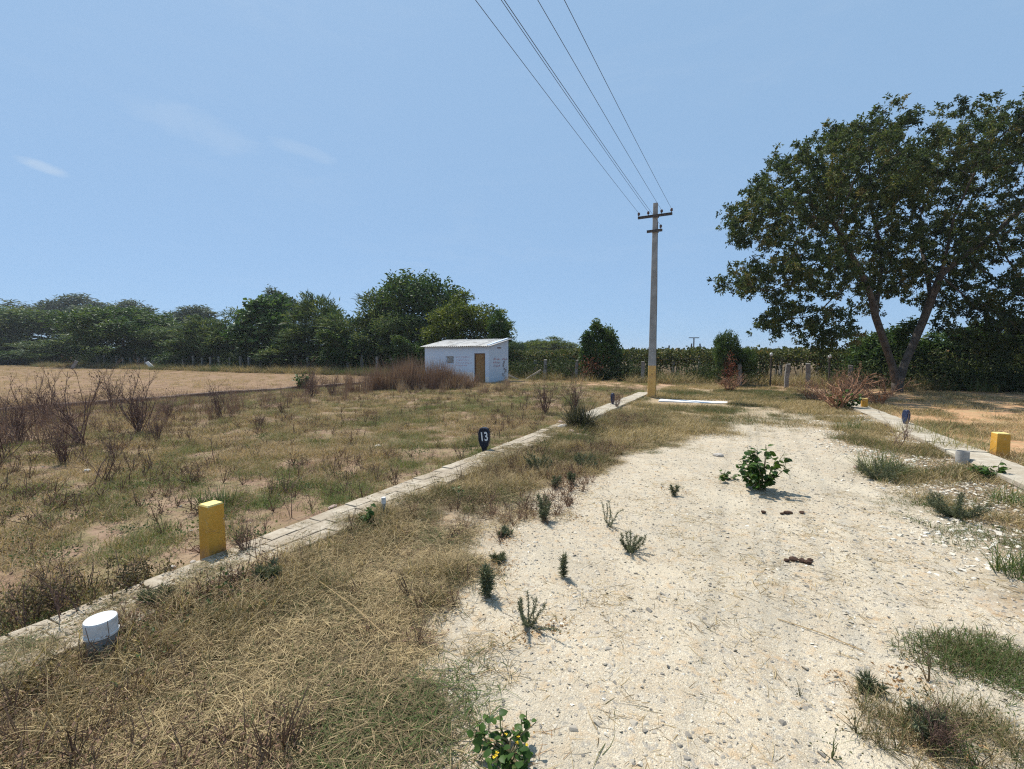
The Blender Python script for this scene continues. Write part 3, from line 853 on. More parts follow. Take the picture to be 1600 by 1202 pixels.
# door: frame and two leaves of stacked panels
mb = MB()
for x0, x1, z0, z1 in ((DX0, DX0 + 0.07, 0, DH), (DX1 - 0.05, DX1, 0, DH), (DX0 + 0.07, DX1 - 0.05, DH - 0.06, DH)):
    wall_piece(mb, x0, x1, 0.03, 0.13, z0, z1)
door = MB(); 
wall_piece(door, DX0 + 0.075, DX1 - 0.055, 0.075, 0.11, 0.01, DH - 0.065)
door = door.build('door', M_DOOR, shed)
mb.build('door_frame', M_DOORFRAME, door)
xm = (DX0 + DX1 + 0.02) / 2
for xa, xb in ((DX0 + 0.09, xm - 0.02), (xm + 0.02, DX1 - 0.07)):
    for za, zb in ((0.08, 0.78), (0.88, 1.66)):
        p = MB()
        for k in range(4):
            wx = (xb - xa) / 4
            wall_piece(p, xa + k * wx + 0.006, xa + (k + 1) * wx - 0.006, 0.06, 0.0748, za, zb)
        p.build('door_panel', M_DOOR, door)
# lattice window
win = MB()
wall_piece(win, WX0, WX0 + 0.04, 0.05, 0.14, WZ0, WZ1); wall_piece(win, WX1 - 0.04, WX1, 0.05, 0.14, WZ0, WZ1)
wall_piece(win, WX0 + 0.04, WX1 - 0.04, 0.05, 0.14, WZ0, WZ0 + 0.04); wall_piece(win, WX0 + 0.04, WX1 - 0.04, 0.05, 0.14, WZ1 - 0.04, WZ1)
window = win.build('window', M_WASH, shed)
lat = MB()
w_, h_ = WX1 - WX0 - 0.08, WZ1 - WZ0 - 0.08
for sgn in (1, -1):
    for k in np.arange(-w_, h_, 0.088):
        pts = []
        for q in (0.0, 1.0):
            pass
        z_at = lambda x: (k + x) if sgn > 0 else (k + (w_ - x))
        xs = np.linspace(0, w_, 30); zs = np.array([z_at(x) for x in xs]); ok = (zs >= 0) & (zs <= h_)
        if ok.sum() >= 2:
            xa, xb = xs[ok][0], xs[ok][-1]; za, zb = zs[ok][0], zs[ok][-1]
            lat.tube([(WX0 + 0.04 + xa, 0.08 + 0.012 * (sgn > 0), WZ0 + 0.04 + za), (WX0 + 0.04 + xb, 0.08 + 0.012 * (sgn > 0), WZ0 + 0.04 + zb)], 0.008, 4)
tag(lat.build('lattice', M_PLINTH, window), kind='stuff')
mb = MB(); wall_piece(mb, WX0 - 0.02, WX1 + 0.02, TH + 0.02, TH + 0.05, WZ0 - 0.03, WZ1 + 0.03); mb.build('added_dark_board', M_INSIDE, window)  # board added behind the lattice so the opening looks dark
# roof: overlapping corrugated sheets sloping to the front
ang = math.atan2(HB - HF, LY)
nsh = 5; shw = (LX + 0.36) / nsh
for k in range(nsh):
    xa = -LX - 0.18 + k * shw
    xs = np.linspace(xa - 0.02, xa + shw + 0.03, 34); ys = np.array([-0.22, 0.8, 1.8, LY + 0.15])
    X, Y = np.meshgrid(xs, ys, indexing='ij')
    Z = HF + 0.045 + Y * math.tan(ang) + 0.020 * np.sin((X) * 2 * math.pi / 0.146) + 0.009 * (k % 2)
    n_, k_ = X.shape
    top = np.stack([X, Y, Z], -1).reshape(-1, 3); bot = top - (0, 0, 0.008)
    i = (np.arange(n_ - 1)[:, None] * k_ + np.arange(k_ - 1)[None, :])
    Q = np.stack([i, i + k_, i + k_ + 1, i + 1], -1).reshape(-1, 4)
    m_ = n_ * k_
    edge = [(a, a + k_, a + k_ + m_, a + m_) for a in range(0, m_ - k_, k_)] + [(a + k_ - 1, a + k_ - 1 + m_, a + 2 * k_ - 1 + m_, a + 2 * k_ - 1) for a in range(0, m_ - k_, k_)]
    mb = MB(); mb.add(np.vstack([top, bot]), np.vstack([Q, Q[:, ::-1] + m_, np.array(edge)]))
    mb.build('roof_sheet', M_ROOF, shed, smooth=True)
# side parapet that closes the roof on the right, faint lettering, stains, vent
mb = MB(); P = []
x0 = 0.0
P = [(-0.12, -0.02, HF - 0.02), (0.03, -0.02, HF - 0.02), (0.03, LY, HB), (-0.12, LY, HB), (-0.12, -0.02, HF + 0.10), (0.03, -0.02, HF + 0.10), (0.03, LY, HB + 0.12), (-0.12, LY, HB + 0.12)]
mb.add(P, [(3, 2, 1, 0), (4, 5, 6, 7), (0, 1, 5, 4), (1, 2, 6, 5), (2, 3, 7, 6), (3, 0, 4, 7)])
mb.build('roof_parapet', M_WASH, shed)
r = np.random.default_rng(12)
def scrawl(front, a0, a1, z, h, name='painted_lettering'):
    mb = MB(); a = a0
    while a < a1:
        w = h * r.uniform(0.35, 0.75)
        for k in range(r.integers(2, 4)):
            aa = a + r.uniform(0, w); zz = z + r.uniform(0, h); ll = h * r.uniform(0.4, 1.0)
            if r.random() < 0.55: da, dz = 0.014, ll
            else: da, dz = ll * 0.7, 0.016
            if front: wall_piece(mb, aa, aa + da, -0.003 - 0.0004 * k, 0.02, min(zz, z + h * 0.4), min(zz, z + h * 0.4) + dz)
            else: mb.box((0.003, aa + da / 2, min(zz, z + h * 0.4) + dz / 2), (0.02 + 0.0008 * k, da, dz))
        a += w + h * r.uniform(0.12, 0.5)
    tag(mb.build(name, M_INK, shed), kind='stuff')
for z, x1 in ((1.50, -1.35), (1.32, -1.5), (1.14, -1.25), (0.98, -1.6)):
    scrawl(True, -2.35, x1, z, 0.085)
for z in (1.36, 1.14, 0.95):
    scrawl(False, 0.55, 1.35, z, 0.11)
scrawl(False, 1.62, 2.35, 1.34, 0.12)
mb = MB()
for k in range(9):
    mb.box((0.004 + 0.0005 * k, 1.75 + r.uniform(0, 0.5), 0.35 + 0.11 * k), (0.02, r.uniform(0.05, 0.22), r.uniform(0.06, 0.2)))
tag(mb.build('wall_stain', M_STAIN, shed), kind='stuff')
mb = MB(); mb.box((0.0, 1.3, 2.12), (0.03, 0.5, 0.07)); mb.build('vent_slot', M_DOORFRAME, shed)

# ------------------------------------------------------------------ electricity pole and its wires
M_POLEPAINT = rough_mat('pole_concrete', (0.248, 0.244, 0.232), (0.336, 0.328, 0.312), 3, 0.85, 0.3, 0.01, (0.200, 0.192, 0.180), 1.3)
M_POLEYEL = rough_mat('pole_yellow_band', (0.50, 0.29, 0.09), (0.62, 0.38, 0.12), 5, 0.7, 0.2, 0.006, (0.42, 0.26, 0.12), 3)
px_, py_ = W(-2.88, 17.8)
PZ = float(gz(px_, py_))
pole = thing('electricity_pole', 'tall tapered concrete electricity pole with yellow painted foot and two crossarms', 'pole', (px_, py_, PZ), ROADROT)
PH = 7.30
def pole_w(z):
    return 0.29 - 0.13 * z / PH, 0.20 - 0.06 * z / PH
def pole_section(z0, z1, grow=0.0):
    mb = MB(); P = []
    for z in (z0, z1):
        a, b_ = pole_w(z); a = a / 2 + grow; b_ = b_ / 2 + grow; c_ = 0.02
        P += [(-a + c_, -b_, z), (a - c_, -b_, z), (a, -b_ + c_, z), (a, b_ - c_, z), (a - c_, b_, z), (-a + c_, b_, z), (-a, b_ - c_, z), (-a, -b_ + c_, z)]
    Q = [(i, (i + 1) % 8, 8 + (i + 1) % 8, 8 + i) for i in range(8)]
    T = [(8, 8 + i, 8 + i + 1) for i in range(1, 7)]
    return mb.add(P, Q, T)
pole_section(-0.3, PH).build('shaft', M_POLEPAINT, pole)
pole_section(-0.25, 1.22, 0.003).build('yellow_band', M_POLEYEL, pole)
arms = []
def crossarm(z, half, ins):
    mb = MB()
    a, b_ = pole_w(z)
    y = -b_ / 2 - 0.035
    mb.box((0, y, z), (half * 2, 0.05, 0.07)); mb.box((0, y - 0.012, z + 0.045), (half * 2 - 0.002, 0.074, 0.012))
    o = mb.build('crossarm', M_GREYMETAL, pole)
    cl = MB(); cl.box((0, b_ / 2 + 0.012, z), (a + 0.06, 0.02, 0.05)); cl.build('clamp', M_GREYMETAL, o)
    res = []
    for x in ins:
        i = MB()
        i.tube([(x, y, z + 0.05), (x, y, z + 0.12)], 0.012, 6)
        i.tube([(x, y, z + 0.10), (x, y, z + 0.13), (x, y, z + 0.15), (x, y, z + 0.17), (x, y, z + 0.20), (x, y, z + 0.215)], [0.03, 0.055, 0.038, 0.05, 0.038, 0.015], 8)
        i.build('insulator', M_PORC, o, smooth=True)
        res.append((x, y, z + 0.185))
    return res
tips = crossarm(6.80, 0.62, (-0.59, -0.24, 0.24, 0.59)) + crossarm(6.25, 0.28, (0.22,))
mb = MB(); mb.tube([(0.02, -0.115, 0.9), (0.02, -0.14, 0.9)], 0.02, 6); mb.build('bolt', M_GREYMETAL, pole)
mb = MB(); 
zz = np.linspace(0.05, 6.6, 12)
mb.tube([(pole_w(z)[0] / 2 + 0.012, 0.03 * math.sin(z * 2), z) for z in zz], 0.006, 4); mb.build('earth_wire', M_WIRE, pole)
co, si = math.cos(ROADROT), math.sin(ROADROT)
wnames = ['leftmost overhead wire on the long crossarm', 'second overhead wire from the left on the long crossarm', 'third overhead wire from the left on the long crossarm', 'rightmost overhead wire on the long crossarm', 'overhead wire running to the short lower crossarm']
for k, (lx, ly, lz) in enumerate(tips):
    x0, y0, z0 = px_ + lx * co - ly * si, py_ + lx * si + ly * co, PZ + lz
    n_ = 44; span = 46.0
    P = []
    for i in range(n_ + 1):
        f = i / n_
        P.append((x0 - SN * span * f, y0 - CS * span * f, z0 - 4 * (0.42 + 0.05 * k) * f * (1 - f)))
    mb = MB(); mb.tube(P, 0.0050, 5)
    tag(mb.build('overhead_wire', M_WIRE), wnames[k], 'wire', 'wires of the electricity pole')

# ------------------------------------------------------------------ yellow marker posts
def yellow_post(name, label, loc, w, h, rz, lean=0.0):
    t = thing(name, label, 'marker post', loc, rz, 'yellow plot marker posts')
    mb = MB(); b = w / 2; a = b * 0.94; c_ = 0.005
    P = []
    for z, q in ((-0.15, b * 1.02), (h - 0.012, a)):
        P += [(-q, -q, z), (q, -q, z), (q, q, z), (-q, q, z)]
    mb.add(P, [(3, 2, 1, 0)] + [(i, (i + 1) % 4, 4 + (i + 1) % 4, 4 + i) for i in range(4)])
    mb.build('shaft', M_YELLOW, t)
    mb = MB(); P = [(-a, -a, h - 0.012), (a, -a, h - 0.012), (a, a, h - 0.012), (-a, a, h - 0.012)]
    q = a - c_; P += [(-q, -q, h), (q, -q, h), (q, q, h), (-q, q, h)]
    mb.add(P, [(4, 5, 6, 7)] + [(i, (i + 1) % 4, 4 + (i + 1) % 4, 4 + i) for i in range(4)])
    mb.build('bevelled_top', M_YTOP, t)
    t.rotation_euler[0] = lean
    return t
x, y = W(-3.75, 2.08); yellow_post('marker_post', 'squat yellow painted marker post beside the near left kerb', (x, y, float(gz(x, y))), 0.132, 0.46, ROADROT)
x, y = W(3.86, 9.95); yellow_post('marker_post', 'yellow marker post behind the right kerb near the grey pipe', (x, y, float(gz(x, y))), 0.17, 0.40, ROADROT + 0.1)
x, y = at(1350, 640); yellow_post('marker_post', 'small distant yellow marker post beside the dry brush pile', (x, y, float(gz(x, y))), 0.15, 0.36, ROADROT)

# ------------------------------------------------------------------ numbered plaques
def plaque_body(mb, w, h, th, stem):
    """rounded plaque with cut upper corners on a tapering stake, lying in the xz plane"""
    out = [(-w * 0.16, 0), (w * 0.16, 0), (w * 0.2, stem * 0.8), (w * 0.36, stem * 1.05), (w * 0.5, stem + (h - stem) * 0.32), (w * 0.5, stem + (h - stem) * 0.72), (w * 0.33, h * 0.97), (w * 0.1, h), (-w * 0.15, h), (-w * 0.38, h * 0.95), (-w * 0.5, stem + (h - stem) * 0.70), (-w * 0.5, stem + (h - stem) * 0.32), (-w * 0.36, stem * 1.05), (-w * 0.2, stem * 0.8)]
    n = len(out); b = 0.012
    V = [(x, -th / 2, z) for x, z in out] + [(x, th / 2, z) for x, z in out]
    cx, cz = 0, h * 0.62
    V += [(x * 0.88, -th / 2 - b, cz + (z - cz) * 0.93) for x, z in out]
    Q = [(i, i + n, (i + 1) % n + n, (i + 1) % n) for i in range(n)] + [(i, (i + 1) % n, 2 * n + (i + 1) % n, 2 * n + i) for i in range(n)]
    # caps as fans about centre points
    V += [(cx, th / 2, cz), (cx, -th / 2 - b, cz)]
    c0, c1 = 3 * n, 3 * n + 1
    T = [(c0, (i + 1) % n + n, i + n) for i in range(n)] + [(c1, 2 * n + i, 2 * n + (i + 1) % n) for i in range(n)]
    return mb.add(V, Q, T)
def text_mesh(s, size, mat, name):
    cu = bpy.data.curves.new(name, 'FONT'); cu.body = s; cu.size = size; cu.extrude = 0.001; cu.offset = 0.004
    cu.align_x = 'CENTER'; cu.align_y = 'CENTER'
    tmp = bpy.data.objects.new('tmp', cu); coll.objects.link(tmp)
    dg = bpy.context.evaluated_depsgraph_get()
    me = bpy.data.meshes.new_from_object(tmp.evaluated_get(dg))
    bpy.data.objects.remove(tmp); me.materials.clear(); me.materials.append(mat)
    return me
x, y = W(-3.745, 6.45)
pl = thing('number_plaque', 'dark navy plot number plaque reading 13 on a short stake', 'number sign', (x, y, float(gz(x, y)) - 0.02), -0.35)
mb = MB(); plaque_body(mb, 0.20, 0.47, 0.05, 0.15).build('plaque', M_NAVY, pl)
o = link('numerals', text_mesh('13', 0.185, M_WHITE, 'numerals'), pl, (0.012, -0.039, 0.31)); o.rotation_euler = (math.pi / 2, -0.12, 0); o.scale = (0.82, 1.12, 1)
for (px, py), lab, h, mt, rz in (((957, 636), 'small faded blue plaque on a stake by the far left kerb', 0.42, M_BLUE, 0.9), ((1415, 668), 'faded blue plaque on a stake among dead twigs at the right kerb', 0.42, M_BLUE, -1.75)):
    g = G(px, py)
    t = thing('number_plaque', lab, 'number sign', g, rz)
    mb = MB(); plaque_body(mb, 0.19, h, 0.05, 0.14).build('plaque', mt, t)

# ------------------------------------------------------------------ pipes
def pipe(name, label, loc, R, h, mat, cap=None, lean=(0, 0)):
    t = thing(name, label, 'pipe', loc)
    n = 28 if R > 0.04 else 16
    mb = MB()
    prof = [(-0.15, R), (h, R), (h, R * 0.9), (h - 0.12, R * 0.9)]
    A = np.arange(n) * 2 * math.pi / n
    V = np.concatenate([np.stack([rr * np.cos(A), rr * np.sin(A), np.full(n, z)], 1) for z, rr in prof])
    Q = [(k * n + i, k * n + (i + 1) % n, (k + 1) * n + (i + 1) % n, (k + 1) * n + i) for k in range(3) for i in range(n)]
    mb.add(V, Q); mb.build('pipe_wall', mat, t, smooth=False)
    if cap:
        z0 = h - cap; Rc = R * 1.085
        prof = [(z0, R * 1.01), (z0, Rc * 1.045), (z0 + 0.012, Rc * 1.045), (z0 + 0.014, Rc), (h + 0.006, Rc * 1.0), (h + 0.013, Rc * 0.965), (h + 0.015, 0.0)]
        V = np.concatenate([np.stack([rr * np.cos(A), rr * np.sin(A), np.full(n, z)], 1) for z, rr in prof])
        m_ = MB(); Q = [(k * n + i, k * n + (i + 1) % n, (k + 1) * n + (i + 1) % n, (k + 1) * n + i) for k in range(len(prof) - 1) for i in range(n)]
        m_.add(V, Q); m_.build('cap', M_PVCW, t, smooth=False)
    t.rotation_euler = (lean[0], lean[1], 0)
    return t
x, y = at(162, 1026); pipe('capped_pipe', 'grey plastic pipe stub with white cap in the dry grass', (x, y, float(gz(x, y))), 0.066, 0.185, M_PVC, 0.075, (0.03, 0.0))
x, y = at(1503, 726); pipe('pipe_stub', 'open grey cement pipe stub before the right kerb', (x, y, float(gz(x, y))), 0.078, 0.20, M_GREYPIPE)
x, y = at(600, 812); pipe('thin_capped_pipe', 'thin grey pipe with pale cap beside the left kerb', (x, y, float(gz(x, y))), 0.020, 0.17, M_PVC, 0.05)

# ------------------------------------------------------------------ trees
def colonize(attr, stems, step, kill, reach, iters, rng, up=0.0):
    """space colonisation: stems are polylines; returns node positions and parents"""
    pos, par = [], []
    for st in stems:
        prev = -1
        for i, p in enumerate(st):
            if i == 0 and pos and np.allclose(p, pos[0]):
                prev = 0; continue
            pos.append(np.asarray(p, float)); par.append(prev); prev = len(pos) - 1
    pos = list(pos); A = np.asarray(attr, float)
    P = np.array(pos)
    d = np.linalg.norm(A[:, None, :] - P[None], axis=2)
    near = d.argmin(1); dist = d.min(1)
    alive = dist > kill
    last = set()
    for it in range(iters):
        idx = np.where(alive & (dist < reach))[0]
        if len(idx) == 0:
            break
        vec = A[idx] - P[near[idx]]
        vec /= np.maximum(np.linalg.norm(vec, axis=1, keepdims=True), 1e-9)
        acc = np.zeros_like(P); np.add.at(acc, near[idx], vec)
        g = np.unique(near[idx])
        dv = acc[g]; dv[:, 2] += up
        dv += rng.normal(0, 0.25, dv.shape)
        dv /= np.maximum(np.linalg.norm(dv, axis=1, keepdims=True), 1e-9)
        new = P[g] + dv * step
        n0 = len(P)
        P = np.vstack([P, new]); par += list(g)
        dn = np.linalg.norm(A[:, None, :] - new[None], axis=2)
        mn = dn.min(1); am = dn.argmin(1) + n0
        upd = mn < dist
        near = np.where(upd, am, near); dist = np.where(upd, mn, dist)
        alive &= dist > kill
        if len(P) > 6000:
            break
    return P, np.array(par)

def wood_mesh(P, par, r_tip, power, base_scale, min_r=0.0, sides=6):
    n = len(P)
    kids = [[] for _ in range(n)]
    for i, p in enumerate(par):
        if p >= 0: kids[p].append(i)
    rad = np.zeros(n)
    for i in range(n - 1, -1, -1):
        rad[i] = (sum(rad[k] ** power for k in kids[i])) ** (1 / power) if kids[i] else r_tip
    tipdist = np.zeros(n, int)
    for i in range(n - 1, -1, -1):
        tipdist[i] = 0 if not kids[i] else 1 + max(tipdist[k] for k in kids[i])
    mb = MB()
    done = set()
    starts = [i for i in range(n) if par[i] < 0]
    stack = list(starts)
    while stack:
        i = stack.pop()
        chain = [par[i]] if par[i] >= 0 else []
        rr = [min(rad[par[i]], rad[i] * 1.25)] if par[i] >= 0 else []
        while True:
            chain.append(i); rr.append(rad[i])
            if not kids[i]: break
            ks = sorted(kids[i], key=lambda k: -rad[k])
            stack += ks[1:]
            i = ks[0]
        if max(rr) * base_scale < min_r or len(chain) < 2:
            continue
        rr = np.array(rr) * base_scale
        sd = sides if rr[0] > 0.06 else (4 if rr[0] > 0.02 else 3)
        mb.tube(P[chain], rr, sd, cap=False)
    return mb, rad * base_scale, tipdist

def in_ellipsoids(rng, ells, n, shell=0.5):
    """points through ellipsoids (cx,cy,cz,rx,ry,rz,weight), more of them near the surface"""
    w = np.array([e[6] if len(e) > 6 else e[3] * e[4] * e[5] for e in ells], float); w /= w.sum()
    which = rng.choice(len(ells), n, p=w)
    d = rng.normal(size=(n, 3)); d /= np.linalg.norm(d, axis=1, keepdims=True)
    rr = rng.random(n) ** shell
    E_ = np.array([e[:6] for e in ells])[which]
    return E_[:, :3] + d * rr[:, None] * E_[:, 3:6]

def foliage(P, tipdist, par, rng, per, L, wd, maxd, spread, droop, outward=0.6, tint_n=0.18, sheaf=0):
    idx = np.where(tipdist <= maxd)[0]
    idx = idx[par[idx] >= 0]
    d0 = P[idx] - P[par[idx]]; d0 /= np.maximum(np.linalg.norm(d0, axis=1, keepdims=True), 1e-9)
    n = len(idx) * per
    if sheaf:          # leaves gathered in a few rosettes per twig
        k = per // (sheaf + 1)
        c = np.repeat(np.repeat(P[idx], sheaf + 1, 0) + rng.normal(0, spread, (len(idx) * (sheaf + 1), 3)), k, 0)
        per = k * (sheaf + 1); n = len(idx) * per
        c = c + rng.normal(0, spread * 0.32, (n, 3))
    else:
        c = np.repeat(P[idx], per, 0) + rng.normal(0, spread, (n, 3))
    D = np.repeat(d0, per, 0) * outward + rng.normal(0, 0.55, (n, 3))
    D[:, 2] += droop
    ctr = P[idx].mean(0)
    base_t = np.repeat(rng.normal(0.5, 0.25, len(idx)), per)
    tint = np.clip(base_t + rng.normal(0, tint_n, n), 0, 1)
    mb = MB()
    mb.leaves(c, D, rng.uniform(L[0], L[1], n), rng.uniform(wd[0], wd[1], n), tint, rng)
    return mb

LEAF_DARK = leaf_mat('leaf_dark', [(0, (0.032, 0.067, 0.022)), (0.5, (0.060, 0.112, 0.032)), (1, (0.136, 0.183, 0.048))], 0.30, 0.5)
LEAF_OLIVE = leaf_mat('leaf_olive', [(0, (0.033, 0.054, 0.022)), (0.5, (0.065, 0.097, 0.034)), (0.85, (0.119, 0.147, 0.048)), (1, (0.188, 0.166, 0.066))], 0.36, 0.6)
LEAF_FEATHER = leaf_mat('leaf_feathery', [(0, (0.042, 0.077, 0.034)), (0.5, (0.088, 0.137, 0.048)), (1, (0.205, 0.231, 0.077))], 0.32, 0.6)
LEAF_YELLOW = leaf_mat('leaf_yellow_green', [(0, (0.048, 0.078, 0.014)), (0.5, (0.102, 0.138, 0.024)), (1, (0.204, 0.228, 0.042))], 0.35, 0.55)
LEAF_BRIGHT = leaf_mat('leaf_bright', [(0, (0.031, 0.069, 0.020)), (0.5, (0.062, 0.119, 0.033)), (1, (0.138, 0.213, 0.062))], 0.32, 0.45)
LEAF_GREY = leaf_mat('leaf_grey_green', [(0, (0.053, 0.077, 0.053)), (0.5, (0.088, 0.118, 0.077)), (1, (0.142, 0.171, 0.106))], 0.3, 0.6)
LEAF_RED = leaf_mat('leaf_dry_red', [(0, (0.10, 0.035, 0.025)), (0.5, (0.17, 0.06, 0.04)), (1, (0.26, 0.11, 0.06))], 0.3, 0.6)

# --- the great tree on the right -------------------------------------------------
def great_tree():
    rng = np.random.default_rng(101)
    Y0 = 20.3
    bx, by, bz = G(1400, 612)
    k = by / FPX
    def L(px, py, dy=0.0):          # local point from where the photograph shows it
        return (xat(px, py, by + dy) - bx, dy, hgt(py, by + dy) - bz)
    root = thing('shade_tree', 'huge spreading tree with forked trunk at the right edge', 'tree', (bx, by, bz))
    S = [np.array(L(*a)) for a in ((1402, 616), (1402, 600))]
    left = [S[1], L(1392, 565, -0.1), L(1380, 530, -0.2), L(1368, 495, -0.3), L(1360, 460, -0.4), L(1345, 425, -0.6), L(1325, 390, -0.9), L(1305, 350, -1.0)]
    left2 = [L(1368, 495, -0.3), L(1372, 455, 0.5), L(1378, 415, 1.1), L(1372, 370, 1.4), L(1360, 320, 1.4)]
    right = [S[1], L(1413, 570, 0.1), L(1428, 535, 0.2), L(1443, 500, 0.2), L(1455, 468, 0.1), L(1470, 430, -0.3), L(1480, 390, -0.6), L(1490, 340, -0.7)]
    right2 = [L(1455, 468, 0.1), L(1448, 425, 0.8), L(1440, 390, 1.4), L(1438, 340, 1.8)]
    right3 = [L(1470, 430, -0.3), L(1505, 400, -0.2), L(1550, 370, 0.2), L(1590, 330, 0.3)]
    stems = [[S[0], S[1]], left, left2, right, right2, right3]
    # joined polylines
    pos, par = [], []
    def addline(pts, parent):
        pr = parent
        for p in pts:
            pos.append(np.array(p)); par.append(pr); pr = len(pos) - 1
        return pr
    addline([S[0], S[1]], -1)
    addline(left[1:], 1); i_l = 1 + 3
    base_l = 1 + 3
    addline(left2[1:], base_l)
    r0 = len(pos)
    addline(right[1:], 1)
    addline(right2[1:], r0 + 3); addline(right3[1:], r0 + 4)
    def lobe(px, py, rx, rz, dy, ry, w):
        c = L(px, py, dy); f = k * (by + dy) / by
        return (c[0], c[1], c[2], rx * f, ry, rz * f, w)
    ells = [lobe(1295, 300, 110, 88, -0.8, 3.6, 10), lobe(1215, 335, 72, 62, -1.2, 2.4, 5), lobe(1165, 355, 32, 40, -1.4, 1.4, 1.2), lobe(1240, 425, 88, 42, -1.4, 2.6, 5),
            lobe(1158, 442, 34, 15, -1.6, 1.0, 1.2), lobe(1215, 500, 30, 26, -1.4, 1.2, 2.2), lobe(1298, 515, 38, 40, -1.2, 1.3, 3.6), lobe(1255, 478, 40, 30, -1.3, 1.4, 2.0), lobe(1500, 172, 26, 14, 0, 1.2, 0.5), lobe(1375, 195, 40, 18, 0, 1.6, 0.7), lobe(1335, 222, 55, 34, 0.0, 2.4, 1.8),
            lobe(1390, 285, 105, 62, 0.8, 3.8, 7), lobe(1485, 262, 85, 58, 0.2, 3.8, 5), lobe(1585, 225, 90, 66, 0.0, 3.8, 6), lobe(1400, 370, 95, 62, 1.0, 3.8, 5),
            lobe(1340, 430, 70, 40, 0.6, 2.6, 2.2), lobe(1520, 360, 100, 88, 0.2, 4.0, 7), lobe(1570, 450, 80, 62, -0.4, 3.0, 4), lobe(1640, 330, 110, 120, 0.4, 4.0, 6), lobe(1490, 455, 46, 36, 0.8, 2.0, 1.4), lobe(1410, 440, 50, 28, 1.2, 2.0, 1.4), lobe(1545, 455, 60, 45, -0.6, 2.4, 2.4), lobe(1545, 505, 55, 34, -0.3, 2.0, 2.0), lobe(1350, 462, 40, 30, 0.8, 1.8, 1.2), lobe(1620, 480, 90, 55, -0.6, 2.6, 2.8), lobe(1585, 530, 70, 36, -0.4, 2, 2.6)]
    A = in_ellipsoids(rng, ells, 4400, 0.42)
    # hollows where the sky shows between the limbs
    hol = [lobe(1330, 335, 26, 20, -1, 3.5, 1), lobe(1275, 372, 24, 13, -1.2, 3, 1), lobe(1440, 330, 26, 22, 0, 4, 1), lobe(1355, 465, 24, 16, 0, 3.5, 1), lobe(1262, 468, 14, 16, -1, 3, 1), lobe(1545, 305, 20, 18, 0, 4, 1), lobe(1195, 390, 26, 12, -1, 3, 1), lobe(1480, 300, 16, 14, 0, 4, 1), lobe(1530, 430, 20, 14, 0, 4, 1)]
    for h in hol:
        q = ((A - np.array(h[:3])) / np.array(h[3:6])) ** 2
        A = A[q.sum(1) > 1]
    P0 = np.array(pos)
    d = np.linalg.norm(A[:, None, :] - P0[None], axis=2)
    d[:, P0[:, 2] < 4.3] = 1e9          # no limbs from the lower trunks
    # grow
    P = P0; parents = list(par)
    near = d.argmin(1); dist = d.min(1); alive = np.ones(len(A), bool)
    step, kill = 0.28, 0.36
    for it in range(80):
        idx = np.where(alive)[0]
        if len(idx) == 0: break
        vec = A[idx] - P[near[idx]]; vec /= np.linalg.norm(vec, axis=1, keepdims=True)
        acc = np.zeros_like(P); np.add.at(acc, near[idx], vec)
        g = np.unique(near[idx]); g = g[g >= 3]
        dv = acc[g] + rng.normal(0, 0.3, (len(g), 3)); dv /= np.maximum(np.linalg.norm(dv, axis=1, keepdims=True), 1e-9)
        new = P[g] + dv * step; n0 = len(P)
        P = np.vstack([P, new]); parents += list(g)
        dn = np.linalg.norm(A[:, None, :] - new[None], axis=2); mn = dn.min(1); am = dn.argmin(1) + n0
        up_ = mn < dist; near = np.where(up_, am, near); dist = np.where(up_, mn, dist)
        alive &= dist > kill
        if len(P) > 7000: break
    parents = np.array(parents)
    wood, rad, td = wood_mesh(P, parents, 0.0054, 1.88, 1.0, 0.0045, 10)
    # thicken the foot of the trunk
    wood.build('trunk', M_BARK, root, smooth=True)
    fo = foliage(P, td, parents, rng, 66, (0.09, 0.19), (0.045, 0.08), 3, 0.17, -0.30, 0.45, 0.18, 2)
    print('great tree', len(P), (td <= 3).sum())
    fo.build('crown', LEAF_OLIVE, root)
    return root, rad[:4]
gt, gr_ = great_tree()

